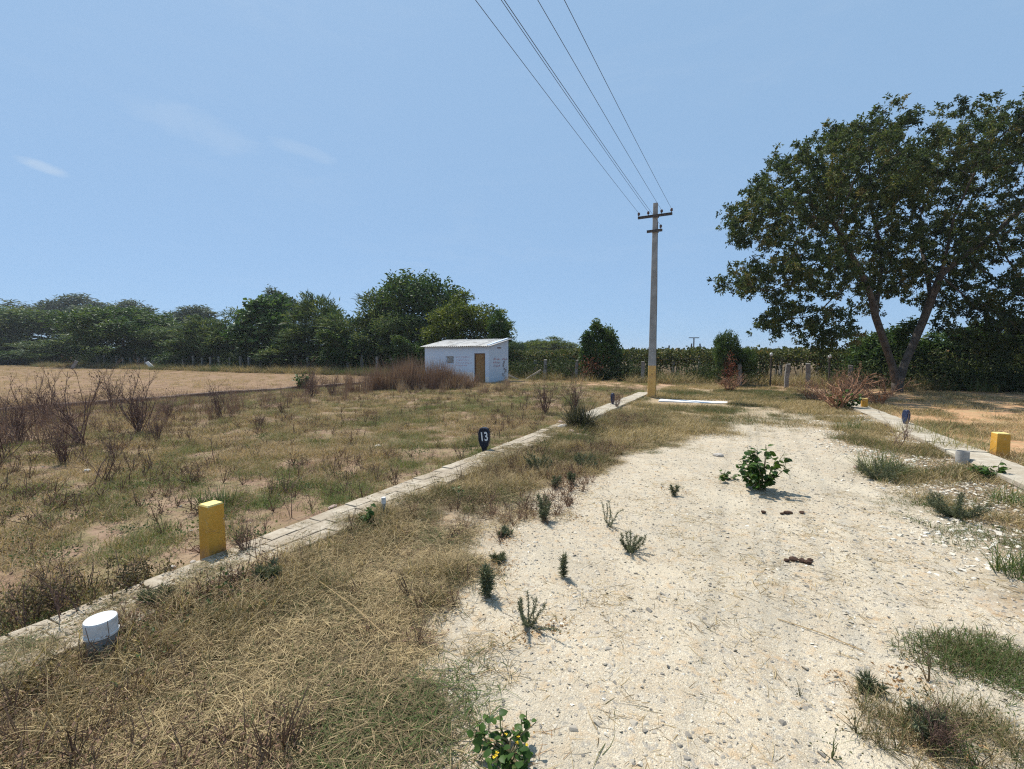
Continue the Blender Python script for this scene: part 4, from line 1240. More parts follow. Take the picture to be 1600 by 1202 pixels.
# --- kinds of background tree, built once each at unit place ---------------------
def make_tree(kind, seed, ells, trunk_h, mat, per, L, wd, maxd, spread, droop, step=0.35, kill=0.42, n_att=500, r_tip=0.008, power=2.2, out=0.6, up=0.0, lean=0.0, multi=1, shell=0.5):
    rng = np.random.default_rng(seed)
    stems = []
    top = ells[0][2]
    for m in range(multi):
        a = rng.uniform(0, 6.28) if multi > 1 else 0
        q = 0.25 if multi > 1 else 0.0
        stems.append([np.array([q * math.cos(a) * f * 2 + lean * f + rng.normal(0, 0.04), q * math.sin(a) * f * 2 + rng.normal(0, 0.04), -0.2 + (trunk_h + 0.2) * f]) for f in np.linspace(0, 1, 6)])
        stems[-1][0] = np.array([0, 0, -0.2])
    ells = list(ells)
    zmax = max(e[2] + e[5] for e in ells)
    for q in range(9):          # knobs that break the outline
        e = ells[rng.integers(0, len(ells))]
        d = rng.normal(size=3); d[2] = abs(d[2]) * 0.9; d /= np.linalg.norm(d)
        sz = rng.uniform(0.28, 0.6)
        ells.append((e[0] + d[0] * e[3] * 1.08, e[1] + d[1] * e[4] * 1.08, e[2] + d[2] * e[5] * 1.08, sz, sz, sz * rng.uniform(0.8, 1.8), 0.5))
    A = in_ellipsoids(rng, ells, int(n_att * 2.0), shell)
    P, par = colonize(A, stems, step * 0.9, kill * 0.85, 99, 70, rng, up)
    wood, rad, td = wood_mesh(P, par, r_tip, power, 1.0, 0.008, 6)
    fo = foliage(P, td, par, rng, per * 2, (L[0] * 1.25, L[1] * 1.25), (wd[0] * 1.5, wd[1] * 1.5), maxd + 1, spread * 1.25, droop, out)
    print(kind, len(P), len(fo.v[0]) // 4)
    tm, cm = wood.mesh('trunk', M_BARK, True), fo.mesh('crown', mat)
    return tm, cm
def plant_tree(kindmesh, name, label, loc, rz, sc, group, cat='tree'):
    t = thing(name, label, cat, loc, rz, group)
    t.scale = sc
    link('trunk', kindmesh[0], t); link('crown', kindmesh[1], t)
    return t
# unit trees, about 8 m tall
T_ROUND = make_tree('round', 1, [(0, 0, 5.6, 2.7, 2.7, 2.1, 8), (-1.7, 0.3, 4.2, 1.7, 1.9, 1.3, 3), (1.8, -0.3, 4.3, 1.6, 1.8, 1.3, 3), (0.2, 0, 3.4, 2.2, 2.0, 0.9, 3)], 2.3, LEAF_DARK, 11, (0.16, 0.30), (0.06, 0.11), 2, 0.17, -0.1, n_att=750, multi=2)
T_ROUND2 = make_tree('round', 2, [(0.3, 0, 6.1, 2.1, 2.1, 1.8, 6), (-1.6, 0, 4.7, 1.9, 1.7, 1.4, 4), (1.7, 0.4, 4.9, 1.6, 1.8, 1.5, 4), (0, 0, 3.2, 2.6, 2.0, 0.9, 4)], 2.0, LEAF_FEATHER, 11, (0.16, 0.32), (0.05, 0.09), 2, 0.19, 0.1, n_att=750)
T_FEATHER = make_tree('feather', 3, [(0, 0, 4.6, 1.7, 1.7, 3.2, 8), (-1.2, 0.2, 3.2, 1.2, 1.2, 1.9, 3), (1.3, -0.2, 3.6, 1.2, 1.2, 2.0, 3)], 1.5, LEAF_FEATHER, 9, (0.28, 0.55), (0.035, 0.07), 2, 0.16, 0.30, n_att=650, up=0.5, out=1.0, multi=2)
T_FEATHER2 = make_tree('feather', 4, [(0.4, 0, 5.6, 1.0, 1.0, 2.2, 4), (-0.6, 0, 4.0, 1.5, 1.4, 2.0, 5), (1.1, 0.3, 3.6, 1.2, 1.2, 1.6, 3), (0, 0, 2.5, 2.2, 1.6, 1.0, 3)], 1.2, LEAF_FEATHER, 9, (0.25, 0.5), (0.035, 0.07), 2, 0.17, 0.25, n_att=650, up=0.5, out=1.0, multi=3)
T_EUC = make_tree('eucalyptus', 5, [(-1.2, 0, 6.6, 0.9, 0.9, 0.7, 2), (0.2, 0.2, 7.3, 1.0, 1.0, 0.8, 3), (1.3, 0, 6.7, 0.95, 0.9, 0.9, 3), (0.3, 0, 5.6, 1.4, 1.3, 0.8, 3), (-0.6, 0.2, 4.6, 1.2, 1.0, 0.7, 2), (0.9, 0, 4.3, 1.1, 1.0, 0.8, 2)], 3.6, LEAF_GREY, 11, (0.16, 0.32), (0.05, 0.09), 2, 0.16, -0.3, n_att=520, step=0.3, kill=0.42)
T_BROAD = make_tree('broad', 6, [(0, 0, 5.2, 1.6, 1.6, 2.3, 6), (-0.9, 0, 3.7, 1.3, 1.3, 1.6, 4), (1.0, 0.2, 3.4, 1.3, 1.3, 1.6, 4), (0.5, 0, 6.9, 0.8, 0.8, 0.8, 1)], 1.6, LEAF_BRIGHT, 9, (0.26, 0.44), (0.15, 0.24), 2, 0.20, -0.2, n_att=420, step=0.4, kill=0.55)
T_YELLOW = make_tree('yellow', 7, [(0, 0, 5.2, 2.6, 2.4, 2.3, 8), (-1.9, 0, 3.9, 1.5, 1.6, 1.3, 3), (1.7, 0, 3.9, 1.6, 1.6, 1.5, 3)], 1.8, LEAF_YELLOW, 12, (0.15, 0.28), (0.06, 0.10), 2, 0.17, 0.0, n_att=700)
T_SPIRE = make_tree('spire', 8, [(0, 0, 4.3, 0.85, 0.85, 3.6, 8)], 6.5, LEAF_DARK, 8, (0.35, 0.65), (0.05, 0.09), 2, 0.13, 0.35, n_att=330, up=0.3, out=1.1)
T_MANGO = make_tree('mango', 9, [(-0.2, 0, 3.6, 2.0, 1.9, 1.7, 7), (-1.9, 0, 3.4, 1.0, 1.2, 1.4, 3), (2.0, 0, 3.1, 1.1, 1.2, 1.4, 3), (-0.5, 0, 6.6, 0.75, 0.8, 1.2, 2), (1.0, 0, 5.8, 1.0, 1.0, 1.1, 2.5), (-1.5, 0, 5.0, 0.8, 0.9, 1.0, 2), (2.1, 0, 4.7, 0.6, 0.7, 0.8, 1)], 1.4, LEAF_DARK, 14, (0.34, 0.56), (0.12, 0.19), 2, 0.20, -0.35, n_att=520, step=0.4, kill=0.5)
T_LOW = make_tree('low', 10, [(0, 0, 3.4, 3.0, 2.2, 2.6, 8), (-2.2, 0, 2.4, 1.7, 1.6, 1.8, 4), (2.2, 0, 2.6, 1.7, 1.6, 2.0, 4)], 0.8, LEAF_DARK, 12, (0.2, 0.38), (0.08, 0.14), 2, 0.2, -0.2, n_att=700, multi=3)

rt = np.random.default_rng(55)
def along_row(px, t):
    """point of the row at distance t along the road that shows at image column px"""
    q = (px - 800) / FPX
    s = (q * CS * t - SN * t) / (CS + q * SN)
    return W(s, t)
tree_rows = [
    (28, 482, 200, T_ROUND2, 33, 'dark_tree', 'broad dark tree at the left end of the treeline'),
    (-60, 475, 200, T_ROUND, 33, 'dark_tree', 'dark tree cut by the left edge of the view'),
    (100, 459, 96, T_EUC, 58, 'eucalyptus_tree', 'tall open eucalyptus rising behind the left end of the treeline'),
    (185, 468, 80, T_EUC, 62, 'eucalyptus_tree', 'small grey-green eucalyptus top showing above the broad tree left of centre'),
    (292, 478, 92, T_EUC, 56, 'eucalyptus_tree', 'rounded eucalyptus rising behind the treeline right of the gap'),
    (110, 518, 100, T_FEATHER2, 31.5, 'feathery_tree', 'low feathery tree left of the broad dome-shaped tree'),
    (188, 480, 150, T_ROUND, 31.5, 'dark_tree', 'broad dome-shaped dark tree with a thick trunk behind the fence posts'),
    (262, 512, 100, T_ROUND2, 33, 'dark_tree', 'low rounded tree in the dip of the treeline'),
    (325, 495, 90, T_FEATHER, 31.5, 'feathery_tree', 'upright feathery tree left of the large-leaved tree'),
    (370, 485, 80, T_FEATHER2, 32.5, 'feathery_tree', 'slim feathery tree touching the large-leaved tree'),
    (413, 462, 84, T_BROAD, 31.3, 'large_leaved_tree', 'large-leaved bright green tree behind the fence posts'),
    (448, 452, 70, T_EUC, 36, 'eucalyptus_tree', 'loose-topped tree just right of the large-leaved tree'),
    (500, 460, 96, T_FEATHER, 32.5, 'feathery_tree', 'tall feathery tree with pointed sprays in mid treeline'),
    (470, 518, 110, T_FEATHER2, 31.2, 'feathery_tree', 'low dark feathery tree in front of the pointed one'),
    (578, 455, 110, T_FEATHER2, 32.5, 'feathery_tree', 'broad feathery tree left of the tallest crown'),
    (560, 520, 110, T_LOW, 31.3, 'low_tree', 'low dark bushy tree behind the purple-brown dry shrubs'),
    (655, 430, 140, T_ROUND, 36, 'dark_tree', 'tallest round dark tree left of the shed'),
    (620, 490, 110, T_ROUND2, 32, 'dark_tree', 'medium dark tree below the tallest crown'),
    (660, 528, 90, T_LOW, 30.8, 'low_tree', 'dark bushy tree against the left wall of the shed'),
    (728, 457, 118, T_YELLOW, 33, 'yellow_green_tree', 'yellow-green round tree directly behind the shed'),
    (779, 486, 34, T_SPIRE, 31.5, 'spire_tree', 'narrow dark tree with upswept fronds behind the shed corner'),
    (40, 545, 120, T_LOW, 30.6, 'low_tree', 'grey-green bush at the foot of the leftmost trees'),
    (740, 520, 100, T_LOW, 33.5, 'low_tree', 'dark undergrowth tree behind the shed roof'),
    (330, 535, 110, T_LOW, 33.5, 'low_tree', 'dark low tree behind the fence below the rounded eucalyptus'),
    (230, 535, 110, T_LOW, 34, 'low_tree', 'dark low tree behind the broad dome-shaped tree'),
    (5, 530, 150, T_LOW, 36, 'low_tree', 'dark low tree behind the grey-green bush at the left'),
    (95, 532, 150, T_LOW, 37, 'low_tree', 'dark low tree below the tall open eucalyptus'),
    (-50, 530, 160, T_LOW, 40, 'low_tree', 'dark low tree just beyond the left edge'),
    (160, 535, 130, T_LOW, 37, 'low_tree', 'dark low tree under the broad dome-shaped crown'),
    (510, 535, 120, T_LOW, 35, 'low_tree', 'dark low tree behind the pointed feathery tree'),
    (430, 535, 110, T_LOW, 34, 'low_tree', 'dark low tree behind the large-leaved tree'),
]
def unit_size(me):
    co = np.empty(len(me.vertices) * 3, np.float32); me.vertices.foreach_get('co', co); co = co.reshape(-1, 3)
    return np.percentile(co[:, 0], 98.5) - np.percentile(co[:, 0], 1.5), np.percentile(co[:, 2], 99.7)
for px, ytop, wpx, kind, t, nm, lab in tree_rows:
    x, y = along_row(px, t)
    z = float(gz(x, y))
    w0, h0 = unit_size(kind[1])
    H = hgt(ytop, y) - z
    Wd = wpx * y / FPX * 1.08
    plant_tree(kind, nm, lab, (x, y, z), rt.uniform(-0.5, 0.5) + (math.pi if rt.random() < 0.4 else 0), (Wd / w0, Wd / w0, H / h0), 'trees of the left treeline')
# trees behind and beside the vineyard
def tree_at(px, ybase, ytop, wpx, kind, nm, lab, grp=None, dist=None, cat='tree', rz=0.0):
    if dist is None:
        x, y = at(px, ybase)
    else:
        x, y = (px - 800) / FPX * dist, dist
    z = float(gz(x, y)); w0, h0 = unit_size(kind[1])
    H = hgt(ytop, y) - z; Wd = wpx * y / FPX
    return plant_tree(kind, nm, lab, (x, y, z), rz, (Wd / w0, Wd / w0, H / h0), grp, cat)
tree_at(937, 594, 503, 58, T_MANGO, 'mango_tree', 'dense dark green young mango tree at the vineyard fence', 'mango trees by the vineyard')
tree_at(1132, 603, 518, 42, T_ROUND, 'mango_tree', 'small mango tree with round tufts right of the pole', 'mango trees by the vineyard', rz=1.0)
tree_at(1158, 603, 543, 46, T_ROUND, 'mango_tree', 'short dark mango bush right of the small mango tree', 'mango trees by the vineyard', rz=2.0)
tree_at(862, 0, 527, 96, T_YELLOW, 'distant_tree', 'distant rounded green tree left of the mango', 'distant trees beyond the vineyard', 85)
tree_at(803, 0, 533, 44, T_ROUND, 'distant_tree', 'distant dark tree beside the right shed corner', 'distant trees beyond the vineyard', 70)
tree_at(838, 0, 531, 50, T_ROUND, 'distant_tree', 'distant grey-green tree between the shed and the mango', 'distant trees beyond the vineyard', 95, rz=1)
tree_at(996, 0, 548, 40, T_ROUND, 'distant_tree', 'low distant tree seen just left of the pole', 'distant trees beyond the vineyard', 120)
tree_at(972, 0, 549, 26, T_ROUND, 'distant_tree', 'very small distant tree right of the mango', 'distant trees beyond the vineyard', 130, rz=2)
tree_at(1222, 0, 550, 60, T_ROUND, 'distant_tree', 'low distant green tree above the vine canopy on the right', 'distant trees beyond the vineyard', 130, rz=2)
tree_at(1385, 602, 506, 130, T_LOW, 'dark_bush_tree', 'dense dark bushy tree behind the forked trunk', 'dark trees behind the great tree', rz=0.4)
tree_at(1480, 602, 506, 130, T_LOW, 'dark_bush_tree', 'dense dark bushy tree right of the forked trunk', 'dark trees behind the great tree', rz=2.4)
tree_at(1345, 600, 540, 70, T_MANGO, 'dark_bush_tree', 'small dark bush left of the forked trunk', 'dark trees behind the great tree', rz=1.4)
tree_at(1575, 603, 500, 110, T_YELLOW, 'sunlit_tree', 'light green sunlit tree at the far right beyond the great tree', None, rz=0.8)
tree_at(1650, 605, 480, 130, T_ROUND2, 'sunlit_tree', 'tree at the right edge beyond the great tree crown', None, rz=0.2)
# withered red-brown leaves low on the mango trees
for k, (pos_, wid, hz_, name_) in enumerate([(0, 0.95, 0.95, 'mango_tree'), (1, 0.30, 0.9, 'mango_tree.001')]):
    mt = bpy.data.objects[name_]
    rr_ = np.random.default_rng(77 + k)
    c = np.array([[-0.75 * wid, -1.0, hz_]]) + rr_.normal(0, 1, (260, 3)) * (0.42 * wid, 0.35, 0.36)
    c[:, 2] = np.maximum(c[:, 2], 0.15)
    mb = MB(); mb.leaves(c, rr_.normal(size=(260, 3)) + (0, 0, -0.5), rr_.uniform(0.12, 0.22, 260), rr_.uniform(0.04, 0.07, 260), rr_.random(260), rr_)
    me = mb.mesh('withered_leaves', LEAF_RED)
    o = link('withered_leaves', me, mt)
    o.rotation_euler = (0, 0, -mt.rotation_euler[2])
    o.scale = (1 / mt.scale[0], 1 / mt.scale[1], 1 / mt.scale[2])

# ------------------------------------------------------------------ vineyard
LEAF_VINE = leaf_mat('leaf_vine', [(0, (0.047, 0.059, 0.021)), (0.5, (0.088, 0.106, 0.035)), (0.85, (0.153, 0.147, 0.053)), (1, (0.236, 0.153, 0.071))], 0.35, 0.55)
rv = np.random.default_rng(201)
def canopy(name, s_rng, t_rng, n, L, wd, low, high):
    s = rv.uniform(*s_rng, n); t = rv.uniform(*t_rng, n); x, y = W(s, t)
    top = high + 0.75 * (fbm(x * 0.4, y * 0.4, 301) - 0.5) + 0.65 * (fbm(x * 2, y * 2, 302) - 0.5)
    f = rv.random(n) ** 0.7
    z = low + (top - low) * f
    hang = rv.random(n) < 0.30
    z = np.where(hang, z - rv.random(n) * 0.75 * (fbm(x * 0.9, y * 0.9, 305) > 0.45), z)
    mb = MB(); D = rv.normal(size=(n, 3)); D[:, 2] -= 0.3
    mb.leaves(np.stack([x, y, z], 1), D, rv.uniform(*L, n), rv.uniform(*wd, n), np.clip(rv.normal(0.5, 0.25, n), 0, 1), rv)
    # cordons that carry the leaves
    for tt in np.arange(t_rng[0] + 0.5, t_rng[1], 2.6):
        ss = np.linspace(*s_rng, 40); X, Y = W(ss, np.full(40, tt))
        mb.tube(np.stack([X, Y, low + 0.06 * np.sin(ss * 1.7 + tt)], 1), 0.02, 4, mat=1)
    return tag(mb.build(name, [LEAF_VINE, M_BARK]), kind='stuff')
canopy('vine_foliage', (-19, 16), (31.0, 38), 36000, (0.13, 0.24), (0.11, 0.19), 1.38, 1.92)
canopy('vine_foliage', (-26, 24), (38, 72), 30000, (0.2, 0.4), (0.2, 0.36), 1.30, 1.95)
def stone_post_mesh(seed, h, w, mat=M_STONEPOST):
    r = np.random.default_rng(seed); mb = MB(); P = []
    zs = [-0.3, h * 0.35, h * 0.7, h]
    for z in zs:
        a, b = w / 2 * r.uniform(0.85, 1.12), w / 2 * r.uniform(0.65, 0.9)
        ox, oy = r.normal(0, 0.012, 2)
        P += [(ox - a, oy - b, z), (ox + a, oy - b, z), (ox + a, oy + b, z + (0.05 * r.random() if z == h else 0)), (ox - a, oy + b, z + (0.05 * r.random() if z == h else 0))]
    Q = [(4 * k + i, 4 * k + (i + 1) % 4, 4 * k + 4 + (i + 1) % 4, 4 * k + 4 + i) for k in range(3) for i in range(4)] + [(12, 13, 14, 15)]
    mb.add(P, Q); return mb.mesh('stone_post', mat)
M_PALEPOST = rough_mat('pale_granite', (0.30, 0.285, 0.26), (0.44, 0.42, 0.385), 9, 0.9, 0.6, 0.02)
VP = [stone_post_mesh(400 + k, 1.6, 0.13, M_PALEPOST) for k in range(4)]
n_ = 0
for t, row in ((32.2, 'front'), (35.0, 'middle'), (37.8, 'back')):
    for k, s in enumerate(np.arange(-18, 13, 2.3)):
        x, y = W(s + rv.normal(0, 0.12), t + rv.normal(0, 0.12))
        o = link('vine_post', VP[rv.integers(0, 4)], None, (x, y, float(gz(x, y))), rv.uniform(-0.3, 0.3))
        tag(o, ordinal(k) + ' granite post from the left in the ' + row + ' row under the vines', 'post', 'posts under the vine canopy')
# vine stems
mbv = MB()
for k in range(150):
    s = rv.uniform(-18, 13); t = rv.choice([32.6, 35.4, 38.2, 41]) + rv.normal(0, 0.2)
    x, y = W(s, t); z0 = float(gz(x, y)) - 0.05
    P = [(x + rv.normal(0, 0.05), y + rv.normal(0, 0.05), z0 + (1.6 - z0) * f) for f in np.linspace(0, 1, 5)]
    mbv.tube(P, [0.035, 0.03, 0.026, 0.024, 0.02], 4)
tag(mbv.build('vine_stems', M_BARK), kind='stuff')

# ------------------------------------------------------------------ granite fence posts
FP = [stone_post_mesh(500 + k, 1.2, 0.19) for k in range(4)]
places = [(835, 590), (851, 593), (901, 594), (957, 593), (1004, 598), (1155, 604), (1229, 606), (1262, 605), (1327, 606)]
names = ['nearest the shed corner', 'second right of the shed', 'left of the mango tree', 'right of the mango tree', 'just left of the electricity pole', 'below the short mango bush', 'in front of the green weeds right of the mango bush', 'left of the second lamp pole', 'at the edge of the great tree shade']
for k, ((px, py), nm) in enumerate(zip(places, names)):
    x, y = at(px, py)
    o = link('fence_post', FP[k % 4], None, (x, y, float(gz(x, y))), ROADROT + rv.normal(0, 0.15))
    o.rotation_euler[1] = rv.normal(0, 0.03); o.scale = (1, 1, rv.uniform(0.92, 1.12))
    tag(o, 'rough granite fence post ' + nm, 'post', 'granite posts of the vineyard fence')
LP = [stone_post_mesh(600 + k, 1.5, 0.22) for k in range(4)]
for k, s in enumerate(np.arange(-23, -80, -1.75)):
    x, y = W(s + rv.normal(0, 0.12), 29.9)
    o = link('fence_post', LP[k % 4], None, (x, y, float(gz(x, y))), ROADROT + rv.normal(0, 0.2))
    o.rotation_euler[1] = rv.normal(0, 0.03); o.scale = (1, 1, rv.uniform(0.9, 1.08))
    tag(o, ordinal(k) + ' slim stone post left of the shed in the treeline fence', 'post', 'stone posts before the left treeline')
for (px, py), lean, lab in (((112, 577), 0.5, 'pale stone slab leaning at the left end of the field'), ((241, 577), -0.7, 'white leaning slab at the foot of the left treeline')):
    x, y = at(px, py); mb = MB(); mb.box((0, 0, 0.45), (0.35, 0.12, 1.3), bev=0.03)
    o = mb.build('stone_slab', M_PLINTH if 'white' in lab else M_STONEPOST, loc=(x, y, 0)); o.rotation_euler = (0, lean, 0.3); tag(o, lab, 'slab')

# lamp poles, distant poles and pylons
for (px, py, ytop), lab in (((1203, 604, 556), 'thin brown pole with a white lamp above the vine canopy'), ((1294, 606, 558), 'second thin pole with a white lamp nearer the great tree')):
    x, y = at(px, py); h = hgt(ytop, y)
    t = thing('lamp_pole', lab, 'lamp pole', (x, y, float(gz(x, y))), 0, 'lamp poles at the vineyard')
    mb = MB(); mb.tube([(0, 0, -0.2), (0.02, 0, h * 0.5), (0, 0, h)], [0.045, 0.04, 0.035], 6); mb.build('pole', M_BARK, t)
    mb = MB(); mb.tube([(0, -0.02, h - 0.02), (0, -0.02, h + 0.03), (0, -0.02, h + 0.12), (0, -0.02, h + 0.16)], [0.04, 0.075, 0.07, 0.03], 8); mb.build('lamp', M_PVCW, t, smooth=True)
def dist_pole(px, ytop, D, lab, arm, lean=0.0):
    x = (px - 800) / FPX * D; h = hgt(ytop, D)
    t = thing('distant_pole', lab, 'pole', (x, D, 0), 0, 'distant poles beyond the vineyard')
    mb = MB(); mb.tube([(0, 0, -0.3), (lean, 0, h)], [0.11, 0.09], 6); mb.build('shaft', M_GREYMETAL, t)
    if arm:
        mb = MB(); mb.box((0, 0, h), (1.6, 0.12, 0.12)); mb.build('crossarm', M_GREYMETAL, t)
dist_pole(1083, 528, 70, 'distant electricity pole with a short crossarm', True)
dist_pole(1074, 537, 60, 'leaning bare pole left of the distant crossarm pole', False, 0.5)
dist_pole(1096, 537, 60, 'leaning bare pole right of the distant crossarm pole', False, -0.3)
dist_pole(1041, 540, 55, 'short leaning pole just right of the near pole', False, 0.3)
M_PYLON = rough_mat('pylon_steel', (0.26, 0.28, 0.31), (0.32, 0.34, 0.37), 2, 0.6, 0)
def pylon(px, ytop, D, lab):
    x = (px - 800) / FPX * D; H = hgt(ytop, D)
    mb = MB(); rr = H * 0.006
    def wid(z): return H * (0.12 * (1 - z / H) ** 1.4 + 0.018)
    zs = np.linspace(0, H, 9)
    for cx in (-1, 1):
        for cy in (-1, 1):
            mb.tube([(cx * wid(z), cy * wid(z), z) for z in zs], rr, 4)
    for a, b in zip(zs[:-1], zs[1:]):
        for cy in (-1, 1):
            mb.tube([(-wid(a), cy * wid(a), a), (wid(b), cy * wid(b), b)], rr * 0.6, 3); mb.tube([(wid(a), cy * wid(a), a), (-wid(b), cy * wid(b), b)], rr * 0.6, 3)
            mb.tube([(cy * wid(a), -wid(a), a), (cy * wid(b), wid(b), b)], rr * 0.6, 3)
    tag(t := thing('pylon', lab, 'pylon', (x, D, 0)))
    mb.build('tower', M_PYLON, t)
    for z, w in ((0.72, 0.17), (0.84, 0.15), (0.95, 0.12)):
        m2 = MB(); m2.tube([(-H * w, 0, H * z), (0, 0, H * (z + 0.02)), (H * w, 0, H * z)], rr * 0.9, 4); m2.build('crossarm', M_PYLON, t)
pylon(921, 531, 320, 'lattice steel pylon on the horizon between mango and pole')
pylon(1215, 541, 420, 'small hazy pylon on the horizon right of the mango bush')
pylon(1174, 543, 480, 'tiny hazy pylon on the horizon above the mango bush')

# crossed timbers by the shed
for (px, py), L_, rot, lab in (((806, 590), 1.0, (0, 0.6, 0.2), 'short grey plank leaning at the shed corner'), ((826, 589), 1.5, (0, -0.55, 0.3), 'long pale plank leaning right of the shed')):
    x, y = at(px, py + 4); mb = MB(); mb.box((0, 0, 0.30), (0.10, 0.05, L_), bev=0.008)
    o = mb.build('timber_plank', M_WOODGREY, loc=(x, y, 0.12)); o.rotation_euler = (rot[0], -rot[1] * 1.9, rot[2]); tag(o, lab, 'plank', 'planks beside the shed')

# ------------------------------------------------------------------ dry shrubs, reeds and weeds
def bare_shrub_mesh(seed, n_stems, spread, H, mat, r0=0.009, forks=3, bud=True, curve=0.25):
    r = np.random.default_rng(seed); mb = MB()
    tips = []
    def grow(p, d, L, rad, depth):
        n = 4; P = [p]; c = np.array(p)
        dd = d.copy()
        for i in range(n):
            dd = dd + r.normal(0, 0.14, 3) + (0, 0, curve * 0.18); dd /= np.linalg.norm(dd)
            c = c + dd * L / n; c[2] = max(c[2], 0.01); P.append(c.copy())
        mb.tube(P, np.linspace(rad, rad * 0.45, n + 1), 3 if rad < 0.008 else 4, cap=False)
        if depth > 0:
            for k in range(r.integers(2, 5)):
                i = r.integers(1, n + 1)
                nd = dd + r.normal(0, 0.55, 3); nd[2] += 0.25; nd /= np.linalg.norm(nd)
                grow(P[i], nd, L * r.uniform(0.4, 0.7), rad * 0.55, depth - 1)
        else:
            tips.extend(P[2:])
    for k in range(n_stems):
        a = r.uniform(0, 6.283); sp = spread * r.uniform(0.25, 1)
        d = np.array([math.sin(sp) * math.cos(a), math.sin(sp) * math.sin(a), math.cos(sp)])
        grow(np.array([r.normal(0, 0.04), r.normal(0, 0.04), -0.03]), d, H * r.uniform(0.45, 0.75), r0 * r.uniform(0.7, 1.1), forks - 1)
    if bud:
        T = np.array(tips); m = len(T)
        T = T[r.random(m) < 0.5]
        mb.leaves(T + r.normal(0, 0.01, T.shape), r.normal(size=T.shape), r.uniform(0.015, 0.04, len(T)), r.uniform(0.008, 0.016, len(T)), 0.5, r)
    return mb.mesh('bare_branches', mat)
SH = [bare_shrub_mesh(700 + k, n, sp, 1.0, M_DEAD, r, f) for k, (n, sp, r, f) in enumerate([(8, 0.75, 0.013, 4), (13, 0.6, 0.011, 4), (4, 0.6, 0.011, 4), (2, 0.15, 0.008, 3), (22, 0.55, 0.008, 3)])]
SHR = [bare_shrub_mesh(720 + k, n, sp, 1.0, M_DEADR, r, f) for k, (n, sp, r, f) in enumerate([(14, 1.0, 0.020, 4), (18, 1.15, 0.018, 4)])]
rs = np.random.default_rng(301)
shrubs = [
    (155, 755, 652, SH[2], 'leafless forked shrub leaning left in the near plot'),
    (128, 695, 575, SH[0], 'large bare brown shrub with thick leaning stem on the left'),
    (218, 676, 586, SH[1], 'dense bare brown shrub right of the large leaning one'),
    (345, 650, 588, SH[4], 'purplish fan-shaped dry shrub by the low wall'),
    (28, 690, 608, SH[1], 'bare shrub at the left edge of the plot'),
    (62, 668, 615, SH[0], 'small bare shrub near the left edge behind the others'),
    (180, 715, 640, SH[2], 'thin straggling shrub in front of the dense brown one'),
    (440, 646, 616, SH[4], 'small dry shrub right of the fan-shaped one'),
    (335, 724, 650, SH[3], 'thin upright dead weed in the middle of the plot'),
    (456, 808, 715, SH[3], 'tall thin dead stem right of the yellow post'),
    (265, 778, 728, SH[3], 'thin dead stem left of the yellow post'),
    (262, 655, 615, SH[4], 'low dry shrub left of the fan-shaped one'),
    (487, 622, 572, SH[1], 'purple-brown dry shrub right of the green bush by the wall'),
    (520, 618, 575, SH[4], 'dry shrub left of the tall reed stand'),
    (388, 872, 800, SH[4], 'small dark dead weed just right of the yellow post'),
    (822, 640, 592, SH[3], 'thin reddish dead weed before the planks'),
    (852, 645, 580, SH[4], 'dark red-brown dry weed in front of the second fence post'),
    (897, 640, 588, SH[1], 'tall brown dry weed left of the blue plaque'),
    (800, 668, 634, SH[3], 'short dry weed between the shed and the number 13 plaque'),
    (962, 640, 606, SH[4], 'purplish dry weed beside the far blue plaque'),
    (840, 668, 636, SH[3], 'thin dry weed left of the dark kerb bush'),
    (1400, 700, 632, SH[2], 'black dead branches standing in the grass clump by the right kerb'),
    (1418, 690, 640, SH[3], 'thin dead twigs beside the faded blue plaque'),
    (40, 985, 855, SH[3], 'thin dark dead stem at the near left edge'),
    (110, 980, 840, SH[2], 'spindly dead weed left of the white capped pipe'),
    (1460, 1175, 1075, SH[4], 'dry tangled weed at the bottom right corner'),
    (1280, 628, 592, SH[4], 'dry brown weed at the start of the brush pile'),
]
for px, py, ytop, me, lab in shrubs:
    g = G(px, py); h = (py - ytop) * g[1] / FPX
    t = thing('dry_shrub', lab, 'shrub', g, rs.uniform(0, 6.28), 'leafless dry shrubs')
    o = link('bare_branches', me, t); o.scale = (h * 0.95, h * 0.95, h * 1.0)
for px, py, ytop, w, k in ((1310, 640, 592, 1.5, 0), (1338, 628, 592, 1.4, 1), (1375, 632, 598, 1.6, 0), (1330, 622, 590, 1.5, 1), (1140, 612, 590, 1.6, 1), (1265, 625, 600, 1.7, 0)):
    g = G(px, py); h = (py - ytop) * g[1] / FPX
    lab = {1310: 'front left heap of reddish dry brush before the great tree', 1338: 'right heap of reddish dry brush behind the far yellow post', 1375: 'spiky reddish dry brush right of the far yellow post', 1330: 'reddish dry brush at the back of the pile', 1140: 'dry straw-coloured brush below the small mango tree', 1265: 'leftmost low reddish dry brush of the pile'}[px]
    t = thing('brush_heap', lab, 'brush', g, rs.uniform(0, 6.28), 'heaps of reddish dry brush')
    o = link('bare_branches', SHR[k], t); o.scale = (h * w * 1.2, h * w * 1.2, h * 1.3)
